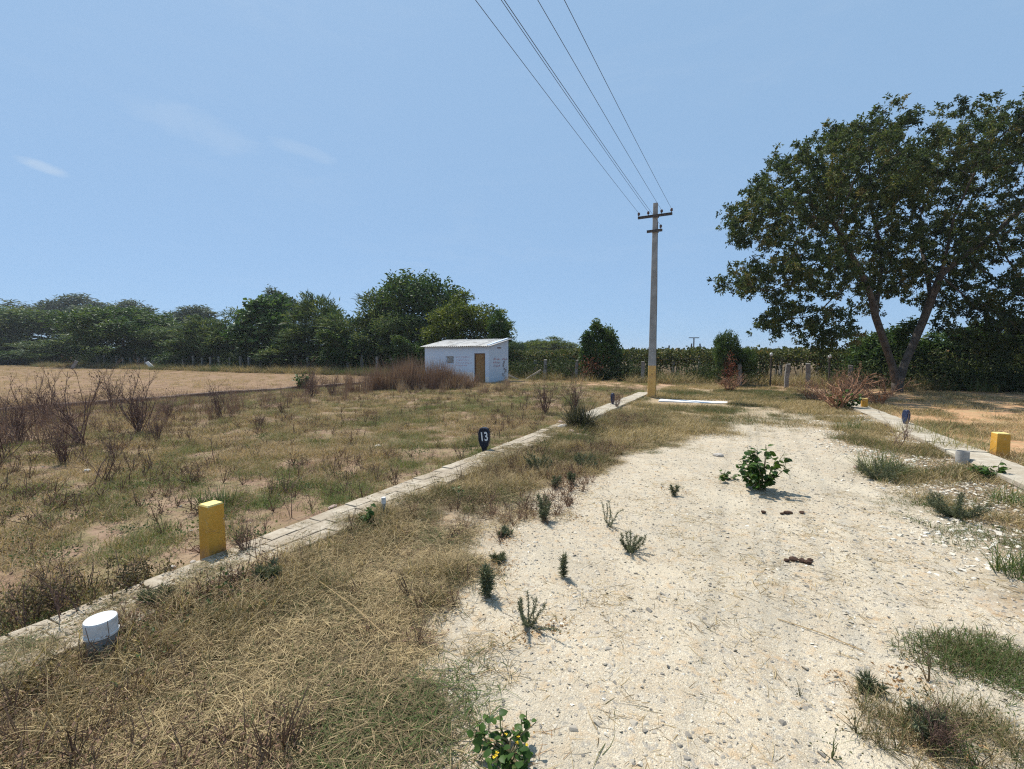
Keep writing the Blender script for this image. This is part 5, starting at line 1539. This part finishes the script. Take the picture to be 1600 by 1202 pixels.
# purple-brown reed stand before the shed
V_REED = [MB().blades(70, rng, 0.30, (0.75, 1.5), (2, 20), (0.008, 0.016), 0.12, 0.0, 3) for _ in range(4)]
p0, p1 = np.array(at(572, 611)), np.array(at(728, 608))
n_ = 95; f = rs.random(n_); dd = rs.uniform(-0.2, 2.0, n_)
pts = p0[None] + (p1 - p0)[None] * f[:, None]
pts = np.stack([pts[:, 0] + dd * SN, pts[:, 1] + dd * CS, np.zeros(n_)], 1); pts[:, 2] = gz(pts[:, 0], pts[:, 1]) - 0.02
scatter('tall_dry_reeds', V_REED, pts, np.stack([rs.uniform(0.8, 1.2, n_)] * 2 + [rs.uniform(0.8, 1.4, n_) * np.interp(f, [0, 0.15, 0.6, 0.8, 1], [0.8, 1.0, 0.9, 0.62, 0.45])], 1), np.stack([rs.normal(0, 0.05, n_), rs.normal(0.05, 0.05, n_), rs.random(n_) * 6.28], 1), rs.integers(0, 4, n_), np.clip(rs.normal(0.5, 0.2, n_), 0, 1), M_REED)
# sparse reeds and straw around them
n_ = 70; px = rs.uniform(480, 800, n_); py = rs.uniform(596, 616, n_)
pts = np.array([G(a, b) for a, b in zip(px, py)])
scatter('straw_fringe', V_REED, pts, rs.uniform(0.25, 0.6, n_) * np.where(px < 590, 1.6, 1.0), np.stack([rs.normal(0, 0.15, n_), rs.normal(0, 0.15, n_), rs.random(n_) * 6.28], 1), rs.integers(0, 4, n_), np.clip(rs.normal(0.12, 0.15, n_) + (px < 590) * 0.4, 0, 1), M_REED)
# small dead weeds and litter everywhere in the left plot
def twig_variant(seed):
    r = np.random.default_rng(seed); b = MB()
    for k in range(7):
        a = r.uniform(0, 6.28); L_ = r.uniform(0.06, 0.2); ln = r.uniform(0.1, 1.2)
        P = [(0, 0, 0)]
        for j in range(3):
            q = P[-1]; P.append((q[0] + L_ / 3 * math.sin(ln) * math.cos(a) + r.normal(0, 0.008), q[1] + L_ / 3 * math.sin(ln) * math.sin(a) + r.normal(0, 0.008), max(0.004, q[2] + L_ / 3 * math.cos(ln))))
        b.tube(P, [0.0028, 0.0024, 0.0018, 0.0012], 3, tint=0.8, cap=False)
    T = r.normal(0, 0.06, (26, 3)); T[:, 2] = np.abs(T[:, 2]) + 0.01
    b.leaves(T, r.normal(size=(26, 3)), r.uniform(0.01, 0.028, 26), r.uniform(0.006, 0.014, 26), 0.7, r)
    return b
V_TWIG = [twig_variant(800 + k) for k in range(6)]
M_TWIG = leaf_mat('dead_weed', [(0, (0.450, 0.304, 0.182)), (0.5, (0.255, 0.160, 0.105)), (1, (0.128, 0.084, 0.063))], 0.15, 0.8, 0.4, 0.1)
grass_field('small_dead_weeds', 5200, (-17, -3.7), (-5, 22), lambda s, t, x, y: np.clip((fbm(x * 0.8, y * 0.8, 131) - 0.36) * 5, 0.08, 1) * np.clip(12 / np.hypot(x, y), 0.4, 1), V_TWIG, (0.6, 1.7), lambda s, t, x, y: 0.6 + 0 * s, M_TWIG, 61)
grass_field('verge_dead_weeds', 2600, (-3.2, -1.6), (-1.5, 12), lambda s, t, x, y: np.clip((fbm(x * 1.3, y * 1.3, 133) - 0.42) * 5, 0.05, 1), V_TWIG, (0.5, 1.2), lambda s, t, x, y: 0.5 + 0 * s, M_TWIG, 62)
# straw lying on the gravel
V_STRAW = [MB().blades(16, rng, 0.12, (0.03, 0.14), (84, 96), (0.0016, 0.0035), 0.25, 0.004, 3) for _ in range(5)]
grass_field('loose_straw', 7500, (-2.4, 3.1), (-0.5, 19), lambda s, t, x, y: np.clip((fbm(x * 1.2, y * 1.2, 141) - 0.48) * 7 + (s > 1.1) * 0.3, 0.05, 1) * np.clip(8 / np.hypot(x, y), 0.4, 1), V_STRAW, (0.6, 1.4), lambda s, t, x, y: 0.1 + 0 * s, M_GRASS_DRY, 63)
# low green creepers in verge and plot
def creeper_variant(seed):
    r = np.random.default_rng(seed); b = MB(); n = 60
    T = r.normal(0, 0.07, (n, 3)); T[:, 2] = np.abs(r.normal(0.02, 0.02, n)) + 0.004
    D = r.normal(size=(n, 3)); D[:, 2] = np.abs(D[:, 2]) * 0.5
    b.leaves(T, D, r.uniform(0.012, 0.03, n), r.uniform(0.009, 0.018, n), r.random(n), r)
    return b
V_CREEP = [creeper_variant(900 + k) for k in range(5)]
grass_field('green_creepers', 1300, (-3.2, -1.7), (-1.5, 10), lambda s, t, x, y: np.clip((fbm(x * 1.0, y * 1.0, 151) - 0.74) * 8, 0, 1), V_CREEP, (0.7, 1.5), lambda s, t, x, y: 0.45 + 0 * s, M_WEED, 64)
grass_field('plot_creepers', 2800, (-16, -3.7), (-4, 20), lambda s, t, x, y: np.clip((fbm(x * 1.1, y * 1.1, 153) - 0.50) * 6, 0.02, 1) * np.clip(10 / np.hypot(x, y), 0.3, 1), V_CREEP, (0.6, 1.4), lambda s, t, x, y: 0.6 + 0 * s, M_WEED, 65)

# --- spiky weeds on the gravel
def spiky_mesh(seed, stems, L, lean, leaf=(0.02, 0.04), rows=30, bend=0.7, w=0.006):
    r = np.random.default_rng(seed); wood, lv = MB(), MB()
    for k in range(stems):
        a = k * 6.283 / stems + r.normal(0, 0.35); le = math.radians(r.uniform(*lean)); l = L * r.uniform(0.7, 1.1)
        P = [np.array([0, 0, 0.0])]; q = le
        for j in range(6):
            q2 = q + bend * (r.random() - 0.52) * 0.5 - (0.12 * bend if q > 0.9 else 0)
            q = q2
            P.append(P[-1] + l / 6 * np.array([math.sin(q) * math.cos(a), math.sin(q) * math.sin(a), math.cos(q)])); P[-1][2] = max(P[-1][2], 0.006)
            a += r.normal(0, 0.12)
        P = np.array(P); wood.tube(P, np.linspace(0.003, 0.0014, 7), 4, tint=0.7, cap=False)
        f = np.linspace(0.05, 1, rows) ; idx = f * 6; i0 = np.clip(idx.astype(int), 0, 5); fr = (idx - i0)[:, None]
        C = P[i0] * (1 - fr) + P[i0 + 1] * fr; D0 = P[i0 + 1] - P[i0]; D0 /= np.linalg.norm(D0, axis=1, keepdims=True)
        C = np.repeat(C, 6, 0); D0 = np.repeat(D0, 6, 0)
        D = D0 * 0.55 + r.normal(0, 0.6, D0.shape)
        lv.leaves(C, D, r.uniform(leaf[0] * 1.3, leaf[1] * 1.6, len(C)), np.full(len(C), w * 0.8), np.clip(r.normal(0.5, 0.25, len(C)), 0, 1), r, 0.15)
    return wood.mesh('stems', M_SPIKY), lv.mesh('needle_leaves', M_SPIKY)
spk = [
    (760, 930, dict(stems=3, L=0.21, lean=(3, 16), leaf=(0.03, 0.055), w=0.008), 'upright bushy spiky weed at the gravel edge'),
    (880, 900, dict(stems=2, L=0.18, lean=(2, 10), leaf=(0.02, 0.035), w=0.007), 'slim cone-shaped spiky weed with dry straw beside it'),
    (850, 813, dict(stems=5, L=0.24, lean=(5, 28), leaf=(0.02, 0.045)), 'bushy half-dry spiky weed near the verge'),
    (1053, 774, dict(stems=2, L=0.13, lean=(3, 20), leaf=(0.02, 0.04)), 'tiny spiky weed alone on the gravel left of the leafy bush'),
    (787, 840, dict(stems=7, L=0.08, lean=(50, 80), leaf=(0.015, 0.035), rows=14, w=0.008), 'low blue-green rosette weed left of the spiky plants'),
    (780, 880, dict(stems=7, L=0.07, lean=(45, 78), leaf=(0.015, 0.035), rows=14, w=0.008), 'small low rosette weed above the upright spiky weed'),
    (950, 818, dict(stems=5, L=0.27, lean=(5, 85), leaf=(0.008, 0.016), bend=2.4, rows=34, w=0.004), 'sparse spiky weed with curved branches'),
    (985, 855, dict(stems=9, L=0.20, lean=(10, 85), leaf=(0.012, 0.024), bend=1.8, rows=30, w=0.005), 'spreading spiky weed with dry orange litter below'),
    (826, 975, dict(stems=11, L=0.23, lean=(40, 95), leaf=(0.008, 0.017), bend=2.2, rows=30, w=0.004), 'sprawling star-shaped spiky weed on the near gravel'),
    (1358, 1070, dict(stems=7, L=0.07, lean=(35, 75), leaf=(0.018, 0.035), rows=14, w=0.006), 'small round green tuft on the near right gravel'),
    (912, 728, dict(stems=9, L=0.26, lean=(30, 80), leaf=(0.02, 0.045)), 'low green spiky weed where the grass meets the gravel'),
    (842, 735, dict(stems=9, L=0.30, lean=(15, 60), leaf=(0.02, 0.05)), 'dark green spiky weed below the kerb behind the others'),
    (868, 760, dict(stems=4, L=0.16, lean=(10, 40), leaf=(0.02, 0.04)), 'small spiky weed between verge grass and gravel'),
    (892, 755, dict(stems=4, L=0.15, lean=(10, 40), leaf=(0.02, 0.04)), 'small spiky weed just right of its twin at the gravel edge'),
    (1370, 745, dict(stems=10, L=0.36, lean=(30, 75), leaf=(0.02, 0.05)), 'blue-green low weed in front of the tall grass clump'),
    (1490, 805, dict(stems=14, L=0.30, lean=(55, 88), leaf=(0.02, 0.04), rows=34), 'flat green weed spreading on the right gravel edge'),
    (1448, 1150, dict(stems=9, L=0.15, lean=(15, 70), leaf=(0.015, 0.035), bend=1.2), 'dark green weed in the bottom right corner'),
    (240, 955, dict(stems=5, L=0.13, lean=(20, 60), leaf=(0.02, 0.045), w=0.01), 'small dark weed behind the white capped pipe'),
    (418, 918, dict(stems=6, L=0.12, lean=(20, 60), leaf=(0.02, 0.045), w=0.012), 'small dark green weed in the dry grass below the kerb'),
]
for k, (px, py, kw, lab) in enumerate(spk):
    g = G(px, py)
    wm, lm = spiky_mesh(1000 + k, **kw)
    t = thing('spiky_weed', lab, 'weed', (g[0], g[1], g[2] + 0.004), rs.uniform(0, 6.28), 'spiky weeds around the gravel')
    link('stems', wm, t); link('needle_leaves', lm, t)

# --- leafy plants whose leaves can be told apart
def leaf_shape(seed, mat, lobes=0):
    """one pointed leaf, unit long, folded along its midrib, tip bent down"""
    r = np.random.default_rng(seed)
    n = 6; u = np.linspace(0, 1, n)
    wid = 0.42 * np.sin(np.pi * u ** 0.8) ** 0.9 * (1 + 0.1 * r.normal(size=n)); wid[0] = 0.02; wid[-1] = 0.0
    mid = np.stack([u, np.zeros(n), -0.18 * u ** 2], 1)
    a = mid + np.stack([np.zeros(n), wid, 0.22 * wid], 1); b = mid + np.stack([np.zeros(n), -wid, 0.22 * wid], 1)
    mb = MB(); V = np.vstack([mid, a, b])
    Q = [(i, i + 1, n + i + 1, n + i) for i in range(n - 1)] + [(i + 1, i, 2 * n + i, 2 * n + i + 1) for i in range(n - 1)]
    mb.add(V, Q, tint=r.random())
    return mb.mesh('leaf', mat, smooth=True)
LEAFM = [leaf_shape(1100 + k, M_BROAD) for k in range(6)]
M_TWIGG = rough_mat('green_stem', (0.09, 0.10, 0.04), (0.16, 0.13, 0.07), 20, 0.7, 0)
def leafy_plant(name, label, g, H, R, stems, per_stem, size, seed, group=None, flowers=0, up=0.6):
    r = np.random.default_rng(seed)
    t = thing(name, label, 'plant', g, 0, group)
    wood = MB(); spots = []
    for k in range(stems):
        a = r.uniform(0, 6.283); rad = R * math.sqrt(r.random()); h = H * r.uniform(0.45, 1.0) * (1 - 0.35 * rad / R)
        P = [np.array([r.normal(0, 0.02), r.normal(0, 0.02), -0.01])]
        for f in (0.33, 0.66, 1.0):
            P.append(np.array([rad * math.cos(a) * f ** 0.8 + r.normal(0, 0.015), rad * math.sin(a) * f ** 0.8 + r.normal(0, 0.015), h * f]))
        wood.tube(P, [0.006, 0.005, 0.004, 0.002], 4, cap=False)
        P = np.array(P)
        for j in range(per_stem):
            f = r.uniform(0.25, 1.0) * 3; i = min(int(f), 2)
            spots.append((P[i] * (1 - (f - i)) + P[i + 1] * (f - i), a))
    wood.build('stems', M_TWIGG, t)
    for c, a in spots:
        o = link('leaf', LEAFM[r.integers(0, 6)], t, c + r.normal(0, 0.012, 3))
        o.rotation_euler = (r.normal(0, 0.5), r.uniform(-0.7, 0.55), a + r.normal(0, 1.1))
        s_ = size * r.uniform(0.6, 1.15); o.scale = (s_, s_, s_)
    for k in range(flowers):
        c, a = spots[r.integers(0, len(spots))]
        mb = MB()
        for q in range(5):
            an = q * 6.283 / 5
            mb.leaves(np.array([[0, 0, 0]]), np.array([[math.cos(an), math.sin(an), 0.4]]), 0.009, 0.007, 0.5, r)
        mb.build('flower', M_FLOWER, t, loc=c + np.array([0, 0, 0.02]))
    return t
M_FLOWER = rough_mat('yellow_petal', (0.75, 0.50, 0.03), (0.80, 0.58, 0.05), 9, 0.6, 0)
leafy_plant('leafy_bush', 'bright green leafy bush growing in the middle of the gravel', G(1190, 767), 0.74, 0.30, 26, 12, 0.088, 1)
leafy_plant('leafy_bush', 'low yellowish sprig left of the gravel bush', G(1130, 752), 0.16, 0.20, 8, 5, 0.06, 2)
leafy_plant('leafy_plant', 'leafy plant with tiny yellow flowers at the bottom edge', G(795, 1178), 0.17, 0.16, 16, 7, 0.040, 3, None, 9)
leafy_plant('leafy_sprig', 'upright sprig of green leaves growing beside the left kerb', G(574, 826), 0.25, 0.07, 6, 6, 0.055, 4)
leafy_plant('leafy_sprig', 'small bright green sprig in the verge beyond the thin pipe', G(712, 778), 0.16, 0.07, 5, 5, 0.05, 5)
leafy_plant('leafy_bush', 'green leafy weed in front of the right yellow post', G(1550, 748), 0.32, 0.20, 9, 7, 0.075, 6)
leafy_plant('leafy_bush', 'low leafy weed beside the open grey pipe', G(1530, 742), 0.18, 0.14, 6, 5, 0.06, 7)
leafy_plant('leafy_bush', 'dark green bush on the low wall by the field', G(472, 608), 1.25, 0.40, 22, 9, 0.15, 8)
leafy_plant('leafy_bush', 'green bush among the reddish brush before the great tree', G(1322, 640), 0.75, 0.55, 18, 9, 0.11, 9)
n_ = 0; PL = []
for px, py in [(a[0], a[1]) for a in spk] + [(1190, 770), (1130, 754), (795, 1180), (1378, 738), (1440, 1150), (1500, 800)]:
    g = G(px, py); m_ = rs.integers(3, 8); d_ = 0.05 + 0.012 * g[1]
    for q in range(m_): PL.append((g[0] + rs.normal(0.02, d_ * 1.3), g[1] + rs.normal(-0.02, d_ * 0.9)))
PL = np.array(PL); n_ = len(PL); PL = np.stack([PL[:, 0], PL[:, 1], gz(PL[:, 0], PL[:, 1]) + 0.006], 1)
M_ORANGELIT = leaf_mat('orange_litter', [(0, (0.52, 0.36, 0.19)), (0.5, (0.40, 0.24, 0.115)), (1, (0.24, 0.135, 0.07))], 0.2, 0.8, 0.0, 0.1)
scatter('plant_foot_litter', V_STRAW + V_LITTER, PL, rs.uniform(0.45, 1.0, n_), np.stack([0 * PL[:, 0], 0 * PL[:, 0], rs.random(n_) * 6.28], 1), np.where(rs.random(n_) < 0.8, rs.integers(0, 5, n_), rs.integers(5, 11, n_)), np.full(n_, 0.3), M_ORANGELIT)
# --- the dark spiky bush on the kerb gap, rubble, near weed bush
def tuft_thing(name, label, g, n, R, ln, lean, wd, mat, tint, seed, cat='grass clump', group=None):
    r = np.random.default_rng(seed); mb = MB(); mb.blades(n, r, R, ln, lean, wd, 0.25, 0.0, 3, tint)
    o = mb.build(name, mat, loc=g); return tag(o, label, cat, group)
def tint_mat(name, stops): return leaf_mat(name, stops, 0.3, 0.6)
M_DARKBLADE = tint_mat('dark_blade', [(0, (0.035, 0.04, 0.03)), (0.5, (0.06, 0.06, 0.04)), (1, (0.11, 0.10, 0.06))])
M_GREENBLADE = tint_mat('green_blade', [(0, (0.06, 0.10, 0.03)), (0.5, (0.10, 0.145, 0.045)), (0.75, (0.19, 0.19, 0.08)), (1, (0.42, 0.34, 0.17))])
tuft_thing('dark_bush', 'dark spiky bush growing in the gap of the left kerb', G(905, 672), 420, 0.26, (0.35, 0.75), (5, 62), (0.010, 0.02), M_DARKBLADE, 0.4, 21, 'bush')
for (px, py), n, R, ln, lab, tn in (((1378, 735), 260, 0.26, (0.22, 0.55), 'large green and straw grass clump before the right kerb', 0.62), ((1330, 672), 220, 0.35, (0.15, 0.38), 'bright green grass clump near the far right kerb end', 0.42),
        ((1592, 900), 170, 0.14, (0.12, 0.30), 'green grass clump at the right edge of the view', 0.5), ((1588, 785), 170, 0.22, (0.12, 0.32), 'long green grass before the right kerb at the edge', 0.55), ((338, 788), 260, 0.18, (0.10, 0.28), 'green grass tuft behind the near yellow post', 0.4),
        ((1500, 705), 260, 0.45, (0.2, 0.5), 'dry tall grass behind the right kerb', 0.85), ((1440, 680), 260, 0.45, (0.2, 0.5), 'dry tall grass behind the right kerb by the blue plaque', 0.85), ((890, 632), 200, 0.3, (0.3, 0.6), 'olive grass clump left of the far blue plaque', 0.6)):
    tuft_thing('grass_clump', lab, G(px, py), n, R, ln, (4, 62), (0.004, 0.009), M_GREENBLADE, tn, int(px), group='distinct grass clumps')
# green mats at the right
for k, (px, py, n_) in enumerate(((1545, 1030, 120), (1470, 790, 60), (1560, 840, 50))):
    c0 = at(px, py); pts = np.stack([c0[0] + rs.normal(0, 0.16 + 0.1 * k, n_), c0[1] + rs.normal(0, 0.12 + 0.05 * k, n_), np.zeros(n_)], 1); pts[:, 2] = gz(pts[:, 0], pts[:, 1])
    scatter('green_grass_mat', V_SHORT, pts, rs.uniform(0.5, 1.0, n_), np.stack([0 * pts[:, 0], 0 * pts[:, 0], rs.random(n_) * 6.28], 1), rs.integers(0, 5, n_), np.clip(rs.normal(0.85, 0.12, n_), 0, 1), M_GRASS_DRY)
def weed_bush(label, g, seed, H, R, n):
    r = np.random.default_rng(seed); t = thing('weed_bush', label, 'weed', g, 0, 'leafy weeds beside the near kerb')
    wood, lv = MB(), MB(); C = []
    for k in range(34):
        a = r.uniform(0, 6.28); rad = R * math.sqrt(r.random()); h = H * r.uniform(0.4, 1)
        P = np.array([(rad * 0.6 * math.cos(a), rad * 0.6 * math.sin(a), 0), (rad * 0.8 * math.cos(a), rad * 0.8 * math.sin(a), h * 0.5), (rad * math.cos(a) + r.normal(0, 0.03), rad * math.sin(a) + r.normal(0, 0.03), h)])
        wood.tube(P, [0.004, 0.003, 0.0015], 3, cap=False)
        f = r.random(n // 34)[:, None]; C.append(P[1] * (1 - f) + P[2] * f + r.normal(0, 0.025, (len(f), 3)))
    C = np.vstack(C); C[:, 2] = np.maximum(C[:, 2], 0.01)
    lv.leaves(C, r.normal(size=C.shape), r.uniform(0.012, 0.03, len(C)), r.uniform(0.008, 0.018, len(C)), np.clip(r.normal(0.4, 0.3, len(C)), 0, 1), r)
    wood.build('stems', M_DEAD, t); lv.build('small_leaves', M_WEEDDK, t)
M_WEEDDK = leaf_mat('weed_olive', [(0, (0.068, 0.060, 0.034)), (0.5, (0.135, 0.114, 0.054)), (0.8, (0.230, 0.162, 0.084)), (1, (0.324, 0.204, 0.120))], 0.25, 0.6)
weed_bush('thick olive weed at the kerb behind the white capped pipe', G(150, 938), 1, 0.27, 0.32, 1000)
weed_bush('olive weed at the left edge of the view beside the kerb', G(40, 968), 2, 0.24, 0.24, 550)
weed_bush('lower olive weed between the capped pipe and yellow post', G(225, 915), 3, 0.18, 0.24, 480)

# --- rocks, rubble, dung, soil lump
import bmesh
def rock_mesh(seed, mat, flat=0.6):
    r = np.random.default_rng(seed); bm = bmesh.new()
    bmesh.ops.create_icosphere(bm, subdivisions=2, radius=1.0)
    dirs = r.normal(size=(9, 3)); dirs /= np.linalg.norm(dirs, axis=1, keepdims=True); lim = r.uniform(0.6, 0.95, 9)
    for v in bm.verts:
        c = np.array(v.co)
        for d, l in zip(dirs, lim):
            q = c @ d
            if q > l: c = c - d * (q - l)
        c = c * r.uniform(0.96, 1.04); c[2] *= flat; v.co = c
    me = bpy.data.meshes.new('rock'); bm.to_mesh(me); bm.free(); me.materials.append(mat); return me
RK = [rock_mesh(k, M_ROCK) for k in range(3)]; RP = [rock_mesh(10 + k, M_PINKROCK) for k in range(3)]
rocks = [(590, 699, 0.07, RK[0], 'pale rock lying in the plot grass left of the number 13 plaque'), (880, 673, 0.13, RK[1], 'large pale rock in the rubble by the dark kerb bush'), (893, 680, 0.10, RP[0], 'pinkish rubble stone in front of the dark kerb bush'), (903, 683, 0.09, RP[1], 'pinkish rubble stone right of the large pale rock'), (876, 662, 0.09, RP[2], 'pinkish rubble stone behind the large pale rock'), (915, 682, 0.07, RP[0], 'small pinkish rubble stone at the right of the heap'), (886, 660, 0.07, RP[1], 'small pinkish stone at the top of the rubble'),
         (268, 884, 0.035, RK[2], 'small pale stone in the plot left of the yellow post'), (302, 878, 0.03, RK[0], 'small pale stone near the foot of the yellow post'), (135, 735, 0.07, RK[1], 'flat pale stone in the left part of the plot'), (520, 795, 0.06, RP[1], 'flat stone beside the kerb left of the thin pipe'), (1340, 728, 0.07, RP[2], 'grey stone on the gravel left of the grass clump'), (1122, 713, 0.09, RK[2], 'dark stone on the gravel behind the leafy bush')]
for k, (px, py, sz, me, lab) in enumerate(rocks):
    g = G(px, py); o = link('rock', me, None, (g[0], g[1], g[2] + sz * 0.25), rs.uniform(0, 6.28)); o.scale = (sz, sz * rs.uniform(0.7, 1), sz * 0.8); tag(o, lab, 'rock', 'loose rocks')
DG = [rock_mesh(30 + k, M_DUNG, 0.7) for k in range(3)]
for (px, py), spots, lab in (((1250, 873), [(-0.10, 0.01, 0.026), (-0.035, 0.02, 0.035), (0.02, 0.0, 0.032), (0.045, -0.03, 0.034), (0.10, 0.02, 0.022)], 'nearer pile of dry brown dung on the gravel'), ((1228, 800), [(-0.22, 0.03, 0.030), (-0.05, -0.01, 0.022), (0.0, 0.0, 0.034), (0.05, 0.01, 0.03), (0.17, 0.0, 0.034)], 'farther scatter of dry brown dung behind the nearer pile')):
    g = G(px, py); t = thing('dung_pile', lab, 'dung', g)
    for k, (dx, dy, sz) in enumerate(spots):
        o = link('dung_lump', DG[k % 3], t, (dx, dy, 0.008 + sz * 0.4), rs.uniform(0, 6)); o.scale = (sz * 1.1, sz * 0.8, sz * 0.8)
g = G(570, 1178); o = link('soil_lump', rock_mesh(50, M_REDSOIL, 0.3), None, g); o.scale = (0.055, 0.04, 0.05); tag(o, 'flat lump of orange-red soil in the near dry grass', 'soil lump')
# two long straws
for (px, py), (qx, qy), lab in (((1215, 958), (1350, 1008), 'long pale straw lying on the right gravel'), ((500, 925), (610, 1010), 'long bent straw lying on the near dry grass')):
    a, b = G(px, py), G(qx, qy); mb = MB()
    hgt = 0.012 if px > 1000 else 0.06
    mb.tube([(a[0], a[1], a[2] + hgt), ((a[0] + b[0]) / 2 + 0.02, (a[1] + b[1]) / 2, (a[2] + b[2]) / 2 + hgt + 0.006), (b[0], b[1], b[2] + hgt)], 0.003, 4)
    tag(mb.build('straw_stalk', M_STRAW), lab, 'straw')
# undergrowth in the shade of the great tree and along the right fence
V_UNDER = []
for k in range(4):
    b = MB(); r = np.random.default_rng(1500 + k); n = 160
    T = r.normal(0, 0.32, (n, 3)); T[:, 2] = np.abs(r.normal(0.35, 0.28, n)) + 0.02
    b.leaves(T, r.normal(size=(n, 3)), r.uniform(0.07, 0.15, n), r.uniform(0.04, 0.08, n), r.random(n), r); V_UNDER.append(b)
M_UNDER = leaf_mat('undergrowth', [(0, (0.028, 0.042, 0.016)), (0.5, (0.055, 0.08, 0.026)), (0.8, (0.10, 0.12, 0.04)), (1, (0.20, 0.14, 0.07))], 0.3, 0.6, 0.5)
grass_field('fence_undergrowth', 1900, (-17, 24), (28.2, 32.5), lambda s, t, x, y: np.where(s > 5, 0.8, np.clip((fbm(x * 0.5, y * 0.5, 171) - 0.50) * 4, 0.0, 0.6)), V_UNDER, (0.6, 1.6), lambda s, t, x, y: 0.45 + 0 * s, M_UNDER, 71)
grass_field('treeline_undergrowth', 900, (-120, -20), (30.2, 33.5), lambda s, t, x, y: 0.75 + 0 * s, V_UNDER, (0.9, 2.4), lambda s, t, x, y: 0.4 + 0 * s, M_UNDER, 72)
# dry tangle in the bottom right corner
n_ = 70; c0 = at(1490, 1150)
pts = np.stack([c0[0] + rs.normal(0, 0.22, n_), c0[1] + rs.normal(0, 0.12, n_), np.zeros(n_)], 1); pts[:, 2] = gz(pts[:, 0], pts[:, 1])
scatter('corner_dry_tangle', V_MATTALL + V_TWIG, pts, rs.uniform(0.4, 0.9, n_), np.stack([0 * pts[:, 0], 0 * pts[:, 0], rs.random(n_) * 6.28], 1), rs.integers(0, 10, n_), np.clip(rs.normal(0.4, 0.25, n_), 0, 1), M_GRASS_DRY)

# ------------------------------------------------------------------ dry-season haze
m = bpy.data.materials.new('haze'); m.use_nodes = True
hn, hl = m.node_tree.nodes, m.node_tree.links
hn.clear()
ho = hn.new('ShaderNodeOutputMaterial'); hv = hn.new('ShaderNodeVolumePrincipled')
hv.inputs['Color'].default_value = (0.86, 0.92, 1.0, 1); hv.inputs['Density'].default_value = 0.00036; hv.inputs['Anisotropy'].default_value = 0.2
hl.new(hv.outputs[0], ho.inputs['Volume'])
mb = MB(); mb.box((0, 1300, 9.45), (6400, 6800, 22.3))
tag(mb.build('haze', m), kind='stuff')
# purple-brown dry weeds thick along the low wall at the left
n_ = 260; px = 620 * rs.random(n_) ** 1.4 - 60; py = 612 + (1 - np.clip(px / 560, 0, 1)) * 26 + rs.random(n_) ** 1.5 * np.interp(px, [0, 200, 560], [75, 45, 14])
pts = np.array([G(a, b) for a, b in zip(px, py)])
V_THICK = []
for k in range(4):
    b = MB(); b.blades(34, rng, 0.20, (0.35, 0.95), (4, 34), (0.004, 0.009), 0.2, 0.0, 3)
    r = np.random.default_rng(2000 + k); T = r.normal(0, 0.17, (40, 3)); T[:, 2] = np.abs(r.normal(0.45, 0.22, 40))
    b.leaves(T, r.normal(size=(40, 3)), r.uniform(0.02, 0.05, 40), r.uniform(0.01, 0.02, 40), 0.8, r); V_THICK.append(b)
scatter('dry_weed_thicket', V_THICK, pts, rs.uniform(0.35, 0.95, n_), np.stack([rs.normal(0, 0.12, n_), rs.normal(0, 0.12, n_), rs.random(n_) * 6.28], 1), rs.integers(0, 4, n_), np.clip(rs.normal(0.6, 0.2, n_), 0, 1), M_REED)
more = [(70, 655, 585, SH[1], 'bare brown shrub by the wall at the far left'), (105, 722, 640, SH[4], 'low bare shrub in front of the large leaning one'), (245, 690, 640, SH[4], 'low fan of dry twigs right of the dense brown shrub'), (300, 690, 640, SH[2], 'spindly shrub below the fan-shaped one'), (5, 720, 640, SH[0], 'bare shrub cut by the left edge of the view'), (178, 640, 580, SH[1], 'tall bare shrub standing against the wall'), (405, 668, 640, SH[4], 'tiny dry shrub in the plot below the green wall bush'), (368, 690, 655, SH[3], 'short dead stem in the middle of the plot')]
for px, py, ytop, me, lab in more:
    g = G(px, py); h = (py - ytop) * g[1] / FPX
    t = thing('dry_shrub', lab, 'shrub', g, rs.uniform(0, 6.28), 'leafless dry shrubs')
    o = link('bare_branches', me, t); o.scale = (h * 0.95, h * 0.95, h * 1.0)
